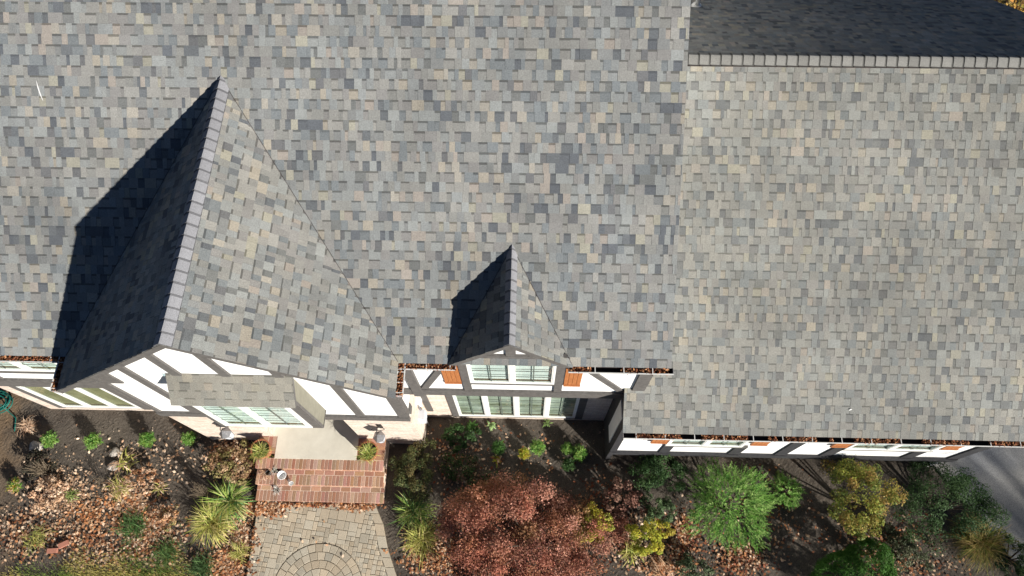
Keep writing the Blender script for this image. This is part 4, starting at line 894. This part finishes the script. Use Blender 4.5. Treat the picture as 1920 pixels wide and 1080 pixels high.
# ------------------------------------------------------------------ lawn
def lawn():
    rs = np.random.RandomState(15)
    mb = MB(); mb.prism([(-14, 0.1, 0.01), (-14, -3, 0.01), (-6.3, -3, 0.01), (-6.25, -0.2, 0.01), (-6.7, 0.25, 0.01), (-7.4, 0.42, 0.01), (-9.0, 0.38, 0.01), (-10.2, 0.15, 0.01)], (0, 0, -0.08)); P('lawn', mb, M['lawnsoil'], kind='structure')
    n = 42000; x = rs.uniform(-12, -6.2, n); lim = np.interp(x, [-12, -10.2, -9, -7.4, -6.7, -6.2], [0.15, 0.3, 0.6, 0.66, 0.45, 0.1]); y = rs.uniform(-0.6, 1.15, n); ok = y < lim+rs.normal(0, 0.14, n)+0.10*np.sin(x*6+1); x = x[ok]; y = y[ok]; n = len(x)
    b = np.stack([x, y, np.full(n, 0.01)], 1); th = rs.uniform(0, 6.28, n); L = rs.uniform(0.03, 0.075, n); t = b+np.stack([np.cos(th)*L*0.7, np.sin(th)*L*0.7, L*0.8], 1); s = np.stack([-np.sin(th), np.cos(th), np.zeros(n)], 1)*0.0035
    patch = (np.sin(x*3.1+1)+np.sin(y*7+x*2)+rs.normal(0, 0.5, n)) > 0.3
    c = np.where(patch[:, None], pick([(0.20, 0.27, 0.05), (0.14, 0.21, 0.04)], n, rs), pick([(0.46, 0.40, 0.11), (0.36, 0.33, 0.08), (0.55, 0.46, 0.2)], n, rs))
    quads('lawn_grass', np.stack([b-s, b+s, t+s*0.3, t-s*0.3], 1), c, M['leaf'], kind='stuff', label='patchy yellow green grass of the lawn')
lawn()
# ------------------------------------------------------------------ entry steps
def steps():
    root = thing('entry_steps', (-4.37, 2.2, 0), 'red brick entry steps with a concrete landing in front of the porch', 'steps')
    r = random.Random(4)
    def bc(): return tuple(x*r.uniform(0.9, 1.1) for x in r.choice([(0.36, 0.205, 0.14), (0.40, 0.24, 0.17), (0.33, 0.175, 0.12), (0.45, 0.30, 0.22), (0.35, 0.20, 0.14)]))
    mort = (0.68, 0.54, 0.44)
    x0, x1 = -5.74, -3.02
    def tread(ya, yb, z, zl, name):
        mb = MB(); mb.box((x0+0.008, ya+0.008, zl), (x1-0.008, yb, z-0.004), mort)
        n = int((x1-x0)/0.077); w = (x1-x0)/n
        for i in range(n):
            dz = r.uniform(-0.0015, 0.0015); mb.box((x0+i*w+0.0075, ya, z-0.062), (x0+(i+1)*w-0.0075, ya+0.20, z+dz), bc())
        xx = x0-r.uniform(0, 0.12)
        while xx < x1:
            a, b = max(xx, x0), min(xx+0.203, x1)
            if b-a > 0.03 and yb-ya > 0.3: mb.box((a+0.006, ya+0.216, z-0.062), (b-0.006, ya+0.300, z), bc())
            xx += 0.213
        k = 0; zz = z-0.072
        while zz > zl+0.03:
            xx = x0-r.uniform(0, 0.15)
            while xx < x1:
                a, b = max(xx, x0), min(xx+0.205, x1)
                if b-a > 0.03: mb.box((a+0.004, ya+0.003, zz-0.088), (b-0.004, ya+0.1, zz), bc())
                xx += 0.213
            zz -= 0.098
        return P(name, mb, M['brick'], root)
    tread(1.885, 2.2, 0.17, -0.05, 'tread'); tread(2.195, 2.6, 0.335, 0.0, 'tread'); tread(2.50, 3.2, 0.50, 0.0, 'tread')
    # brick edging right and left of the landing slab
    for xa, xc, xd in ((x0, x0+0.21, -5.36), (x1-0.205, -3.60, x1-0.21)):
        mb = MB()
        n = 7
        for i in range(n):
            y_ = 2.71+i*0.075
            if y_ < 3.17: mb.box((xa, y_+0.004, 0.44), (xa+0.20, y_+0.071, 0.5+r.uniform(-0.001, 0.001)), bc())
        n = max(1, int((xd-xc)/0.075))
        for i in range(n):
            for j in range(2): mb.box((xc+i*(xd-xc)/n+0.003, 2.71+j*0.23+0.004, 0.44), (xc+(i+1)*(xd-xc)/n-0.003, 2.71+(j+1)*0.23-0.004, 0.5), bc())
        P('edging', mb, M['brick'], root)
    mb = MB(); mb.box((-5.35, 2.71, 0.3), (-3.61, YG, 0.505)); mb.box((OX0+0.002, YG, 0.3), (OX1-0.002, 3.78, 0.505)); P('landing', mb, M['concrete'], root)
steps()
# ------------------------------------------------------------------ objects by the porch
def pot(u, v, label, seed, lean=(0.5, 1.5)):
    z = 0.5; p = at(u, v, z+0.33); root = thing('potted_plant', (p[0], p[1], z), label, 'potted plant', None)
    mb = MB(); mb.lathe((p[0], p[1], z), [(0.0, 0.0), (0.12, 0.0), (0.135, 0.02), (0.185, 0.30), (0.205, 0.30), (0.21, 0.36), (0.185, 0.365), (0.178, 0.31), (0.0, 0.31)], 26); P('pot', mb, M['terra'], root)
    mb = MB(); mb.lathe((p[0], p[1], z), [(0.0, 0.325), (0.176, 0.32)], 26); P('soil', mb, M['soil'], root)
    tuft('x', '', '', (p[0]+0.0, p[1]-0.06), 170, 0.30, 0.010, GRS+STY[:2], seed, parent=root, z0=z+0.31, rad=0.05, lean=lean)
    return root
pot(489, 842, 'terracotta pot of grass at the left end of the landing', 151)
pot(690, 846, 'terracotta pot of pale grass at the right end of the landing', 152)
def lantern(x, z, label, twin):
    y = YG; root = thing('wall_lantern', (x, y-0.2, z), label, 'lantern', None)
    cx, cy = x, y-0.21
    def hexr(r, zz, rot=0.26): return [(cx+r*math.cos(k*math.pi/3+rot), cy+r*math.sin(k*math.pi/3+rot), zz) for k in range(6)]
    mb = MB(); A, B_, C_ = hexr(0.125, z+0.18), hexr(0.115, z+0.20), hexr(0.03, z+0.33)
    for k in range(6):
        j = (k+1) % 6; mb.face([A[k], A[j], B_[j], B_[k]]); mb.face([B_[k], B_[j], C_[j], C_[k]])
    mb.face(C_); mb.tube([(cx, cy, z+0.33), (cx, cy, z+0.37)], [0.02, 0.012], 8); P('cap', mb, M['grey'], root)
    D, E_ = hexr(0.112, z+0.18), hexr(0.07, z-0.12); mb = MB()
    for k in range(6): j = (k+1) % 6; mb.face([E_[k], E_[j], D[j], D[k]])
    P('glass', mb, M['box'], root)
    mb = MB()
    for k in range(6): mb.tube([E_[k], D[k]], 0.006, 5); mb.tube([E_[k], E_[(k+1) % 6]], 0.006, 5)
    F_ = hexr(0.07, z-0.125); mb.face(F_); mb.tube([(cx, cy, z-0.12), (cx, cy, z-0.17)], [0.03, 0.01], 8); P('frame', mb, M['grey'], root)
    mb = MB(); mb.tube([(cx, cy, z-0.10), (cx, cy, z+0.04)], 0.016, 8); P('candle', mb, M['pale'], root)
    mb = MB(); mb.box((x-0.05, y-0.02, z+0.1), (x+0.05, y, z+0.36))
    mb.tube([(x, y-0.01, z+0.2), (x, y-0.06, z+0.4), (x, y-0.14, z+0.47), (cx, cy, z+0.45), (cx, cy, z+0.36)], 0.010, 7)
    pts = [(x+0.0, y-0.02+0.0, z+0.3)]+[(x+0.13*math.sin(t)*1.0, y-0.1-0.05*math.cos(t), z+0.36+0.10*math.cos(t)) for t in (0, 0.6, 1.2, 1.8, 2.4, 3.0)]
    mb.tube(pts[1:], 0.007, 6); mb.tube([(x-(p[0]-x), p[1], p[2]) for p in pts[1:]], 0.007, 6)
    P('bracket', mb, M['dark'], root)
lantern(-5.98, 1.55, 'dark metal lantern on the brick left of the porch opening', 0)
lantern(-2.93, 1.50, 'dark metal lantern on the brick right of the porch opening', 1)
root = thing('utility_box', (XG1+0.06, 3.5, 1.0), 'grey utility boxes fixed to the right side of the porch wall', 'utility box')
mb = MB(); mb.box((XG1, 3.42, 0.95), (XG1+0.13, 3.62, 1.35)); P('lower_box', mb, M['box'], root)
mb = MB(); mb.box((XG1, 3.62, 1.55), (XG1+0.09, 3.76, 1.85)); P('upper_box', mb, M['white'], root)
mb = MB(); mb.tube([(XG1+0.05, 3.6, 0.0), (XG1+0.05, 3.6, 1.7)], 0.015, 8); P('conduit', mb, M['grey'], root)
# white pots on the steps
def whitepot(x, y, z, tilt, label, r=0.075, black=False):
    root = thing('small_pot', (x, y, z), label, 'flower pot')
    mb = MB(); a = Vector((math.sin(tilt[0]), math.sin(tilt[1]), 1)).normalized(); o = Vector((x, y, z))
    t1 = a.cross(Vector((0, 1, 0))).normalized(); t2 = a.cross(t1); n = 18; prof = [(r*0.55, 0), (r*0.6, 0.01), (r*0.7, 0.09), (r*1.05, 0.16), (r*0.97, 0.163), (r*0.6, 0.09), (0.0, 0.05)]
    for k in range(len(prof)-1):
        for j in range(n):
            q = []
            for (rr, h), jj in ((prof[k], j), (prof[k], j+1), (prof[k+1], j+1), (prof[k+1], j)):
                w = 2*math.pi*jj/n; q.append(o+a*h+(t1*math.cos(w)+t2*math.sin(w))*rr)
            mb.face(q)
    P('pot', mb, M['dark'] if black else M['pale'], root)
    return root
p = at(527, 889, 0.42); whitepot(p[0], p[1], 0.335, (0.25, -0.2), 'white flared flower pot standing on the middle step', 0.09)
p = at(541, 900, 0.36); rt = whitepot(p[0], p[1], 0.335, (1.0, -0.9), 'white overturned cup in front of the white flared pot', 0.05)
p = at(519, 885, 0.4); rt = whitepot(p[0]-0.02, p[1]+0.02, 0.335, (0, 0), 'black pot with pale spiky plant left of the white flared pot', 0.055, True); tuft('x', '', '', (p[0]-0.02, p[1]+0.02), 26, 0.16, 0.014, [(0.6, 0.58, 0.52), (0.5, 0.5, 0.42)], 161, parent=rt, z0=0.46, rad=0.01, lean=(0.6, 1.4))
p = at(521, 920, 0.2); rt = whitepot(p[0], p[1], 0.17, (0, 0), 'dark pot with a pale spiky plant on the lowest step', 0.06, True); tuft('x', '', '', (p[0], p[1]), 26, 0.18, 0.014, [(0.6, 0.58, 0.52), (0.7, 0.66, 0.6)], 162, parent=rt, z0=0.29, rad=0.01, lean=(0.6, 1.4))
p = at(506, 888, 0.36); rt = whitepot(p[0], p[1], 0.335, (0, 0), 'small brown pot with dry stems at the left end of the middle step', 0.05, True)
tuft('x', '', '', (p[0]-0.08, p[1]), 60, 0.26, 0.008, TAN, 163, parent=rt, z0=0.37, rad=0.04, lean=(0.8, 1.6), mat='dryleaf')
# stones, loose bricks, hose
def stone(u, v, s, label, seed):
    rs = random.Random(seed); p = B(u, v); mb = MB(); n, m = 12, 7; i0 = 0
    pts = []
    for k in range(m+1):
        f = math.pi*k/m
        for j in range(n):
            w = 2*math.pi*j/n; q = 1+0.16*math.sin(3*w+seed)+rs.uniform(-0.1, 0.1)*(0 if k in (0, m) else 1)
            pts.append((p[0]+s[0]*math.sin(f)*math.cos(w)*q, p[1]+s[1]*math.sin(f)*math.sin(w)*q, 0.02+s[2]*math.cos(f)*(1 if k < m else 1)))
    mb.v = pts
    for k in range(m):
        for j in range(n): mb.f.append((k*n+j, (k+1)*n+j, (k+1)*n+(j+1) % n, k*n+(j+1) % n)); mb.c.append((1, 1, 1))
    o = P('stone', mb, M['rock']); o['label'] = label; o['category'] = 'stone'
stone(69, 838, (0.16, 0.13, 0.08), 'pale rounded stone in the left bed', 171)
stone(218, 848, (0.13, 0.10, 0.07), 'pale stone behind the withered strap leaves', 172)
stone(213, 874, (0.12, 0.11, 0.07), 'stone half buried at the left of the withered strap leaves', 173)
for (u, v, a, lab) in ((101, 1033, 5, 'loose red brick lying flat at the edge of the lawn'), (122, 1021, 28, 'loose red brick leaning beside the flat brick, the upper of the two')):
    p = B(u, v); mb = MB(); mb.box((-0.10, -0.048, 0.0), (0.10, 0.048, 0.058), (0.38, 0.17, 0.12)); o = P('loose_brick', mb, M['brick']); o.location = (p[0], p[1], 0.025); o.rotation_euler = (0.05, 0.04, math.radians(a)); o['label'] = lab; o['category'] = 'brick'; o['group'] = 'loose bricks by the lawn'
p = B(2, 752); pts = []
for k in range(170):
    t = k*0.22; rr = 0.32+0.07*math.sin(t*0.31)+0.03*math.sin(t*1.7); pts.append((p[0]-0.08+rr*1.15*math.cos(t), p[1]-0.05+rr*0.62*math.sin(t), 0.03+0.0012*k+0.02*math.sin(t*2.3)))
e = pts[-1]; pts += [(e[0]+0.1, e[1]-0.12, 0.05), (e[0]+0.28, e[1]-0.25, 0.02), (e[0]+0.34, e[1]-0.55, 0.02)]
mb = MB(); mb.tube(pts, 0.013, 7); o = P('garden_hose', mb, M['hose']); o['label'] = 'coiled teal garden hose on the soil at the left corner of the house'; o['category'] = 'hose'
# small debris on the roof
def twig(u, v, z0, ln, ang, label):
    d_ = RM @ np.array([(u-960)/FPX, -(v-540)/FPX, -1.0]); nrm = np.array([0, -SP, CP]); q0 = np.array(z0); t = ((q0-CAM)@nrm)/(d_@nrm); c = Vector(CAM+d_*t)+Vector((0, -SP, CP))*0.022
    U = Vector((1, 0, 0)); V = Vector((0, CP, SP)); dr = U*math.cos(ang)+V*math.sin(ang); sd = U*-math.sin(ang)+V*math.cos(ang); mb = MB()
    k = [c-dr*ln/2, c-dr*ln/6+sd*0.008, c+dr*ln/6+sd*0.008, c+dr*ln/2]; w = [0.003, 0.008, 0.009, 0.002]
    for i in range(3): mb.face([k[i]-sd*w[i], k[i+1]-sd*w[i+1], k[i+1]+sd*w[i+1], k[i]+sd*w[i]])
    o = P('feather', mb, M['pale']); o['label'] = label; o['category'] = 'debris'
twig(76, 170, (0, YE, ZE), 0.28, math.radians(104), 'thin white feather lying on the upper left of the main roof')
twig(1594, 768, (0, WY, WZ), 0.05, 0.5, 'tiny white scrap lying low on the right wing roof')
# ------------------------------------------------------------------ trees outside
def tree(name, label, x, y, h, rad, n, s, pal, seed, trunk=0.16, nb=40, twigs=0, zl=0.35):
    rs = np.random.RandomState(seed); root = thing(name, (x, y, 0), label, 'tree'); mb = MB()
    mb.tube([(x, y, -0.1), (x+0.05, y, h*0.3), (x, y+0.08, h*0.6), (x, y, h*0.85)], [trunk, trunk*0.75, trunk*0.45, trunk*0.12], 9); P('trunk', mb, M['bark'], root)
    th = rs.uniform(0, 6.28, nb); f = rs.uniform(0, 1, nb); cz = h*(zl+(1-zl)*f); r = rad*np.sqrt(np.clip(1-(2*f-0.9)**2, 0.05, 1))*rs.uniform(0.6, 1, nb)
    cc = np.stack([x+r*np.cos(th), y+r*np.sin(th), cz], 1); br = MB()
    for c in cc:
        b0 = (x, y, max(h*0.22, c[2]-h*0.22)); m = ((b0[0]+c[0])/2, (b0[1]+c[1])/2, (b0[2]+c[2])/2+0.15); br.tube([b0, m, tuple(c)], [trunk*0.3, trunk*0.18, 0.012], 5)
        for k in range(twigs):
            d_ = rs.normal(size=3); d_ /= np.linalg.norm(d_); st = np.array(m)*(1-0.5*rs.uniform())+c*0.5*rs.uniform(); st = np.array(m)+(c-np.array(m))*rs.uniform(); e_ = st+d_*rad*0.28; br.tube([tuple(st), tuple(e_)], [0.012, 0.004], 3, cap=False)
    P('branches', br, M['bark'], root)
    i = rs.randint(0, nb, n); off = rs.normal(size=(n, 3))*rad*0.17; p = cc[i]+off
    quads('foliage', leafquads(p, rs.uniform(0.7, 1.3, n)*s, rs.normal(size=(n, 3))+np.array([0, 0, 0.6]), rs, 0.7), pick(pal, nb, rs, 0.2)[i]*0.5+pick(pal, n, rs, 0.3)*0.5, M['leaf'], root)
tree('autumn_tree', 'golden autumn tree behind the right wing', 11.9, 13.9, 4.6, 1.9, 14000, 0.10, [(0.50, 0.32, 0.08), (0.42, 0.20, 0.05), (0.55, 0.45, 0.12), (0.30, 0.30, 0.07), (0.6, 0.42, 0.2)], 201)
tree('street_tree', 'thinly leaved tree beyond the driveway in front of the right wing', 28.0, -15.4, 11.0, 3.4, 3000, 0.13, [(0.3, 0.2, 0.06), (0.25, 0.24, 0.06)], 202, 0.2, 60, 0, 0.62)
# ------------------------------------------------------------------ light, sky, camera
EL = math.radians(20.5)
sv = Vector((0.67, -0.655, 0.35)).normalized()
ld = bpy.data.lights.new('sun', 'SUN'); ld.energy = 5.0; ld.angle = math.radians(0.53); ld.color = (1.0, 0.945, 0.86)
lo = bpy.data.objects.new('sun', ld); COL.objects.link(lo); lo.rotation_euler = sv.to_track_quat('Z', 'Y').to_euler(); lo.location = sv*60
w = bpy.data.worlds.new('World'); sc.world = w; w.use_nodes = True; nt = w.node_tree
sky = nt.nodes.new('ShaderNodeTexSky'); sky.sky_type = 'NISHITA'; sky.sun_disc = False; sky.altitude = 4000; sky.dust_density = 0.0; sky.air_density = 0.6; sky.ozone_density = 1.5
sky.sun_elevation = math.asin(sv.z); sky.sun_rotation = math.atan2(sv.x, sv.y)
bg = nt.nodes['Background']; bg.inputs['Strength'].default_value = 0.05; nt.links.new(sky.outputs[0], bg.inputs[0])
cd = bpy.data.cameras.new('camera'); cam = bpy.data.objects.new('camera', cd); COL.objects.link(cam)
cd.sensor_width = 36; cd.lens = FPX/1920*36; cd.clip_end = 500; cd.clip_start = 0.1
mw = Matrix([list(map(float, RM[i]))+[float(CAM[i])] for i in range(3)]+[[0, 0, 0, 1]]); cam.matrix_world = mw
sc.camera = cam
sc.view_settings.view_transform = 'Standard'; sc.view_settings.look = 'None'; sc.view_settings.gamma = 1; sc.view_settings.exposure = 0.85
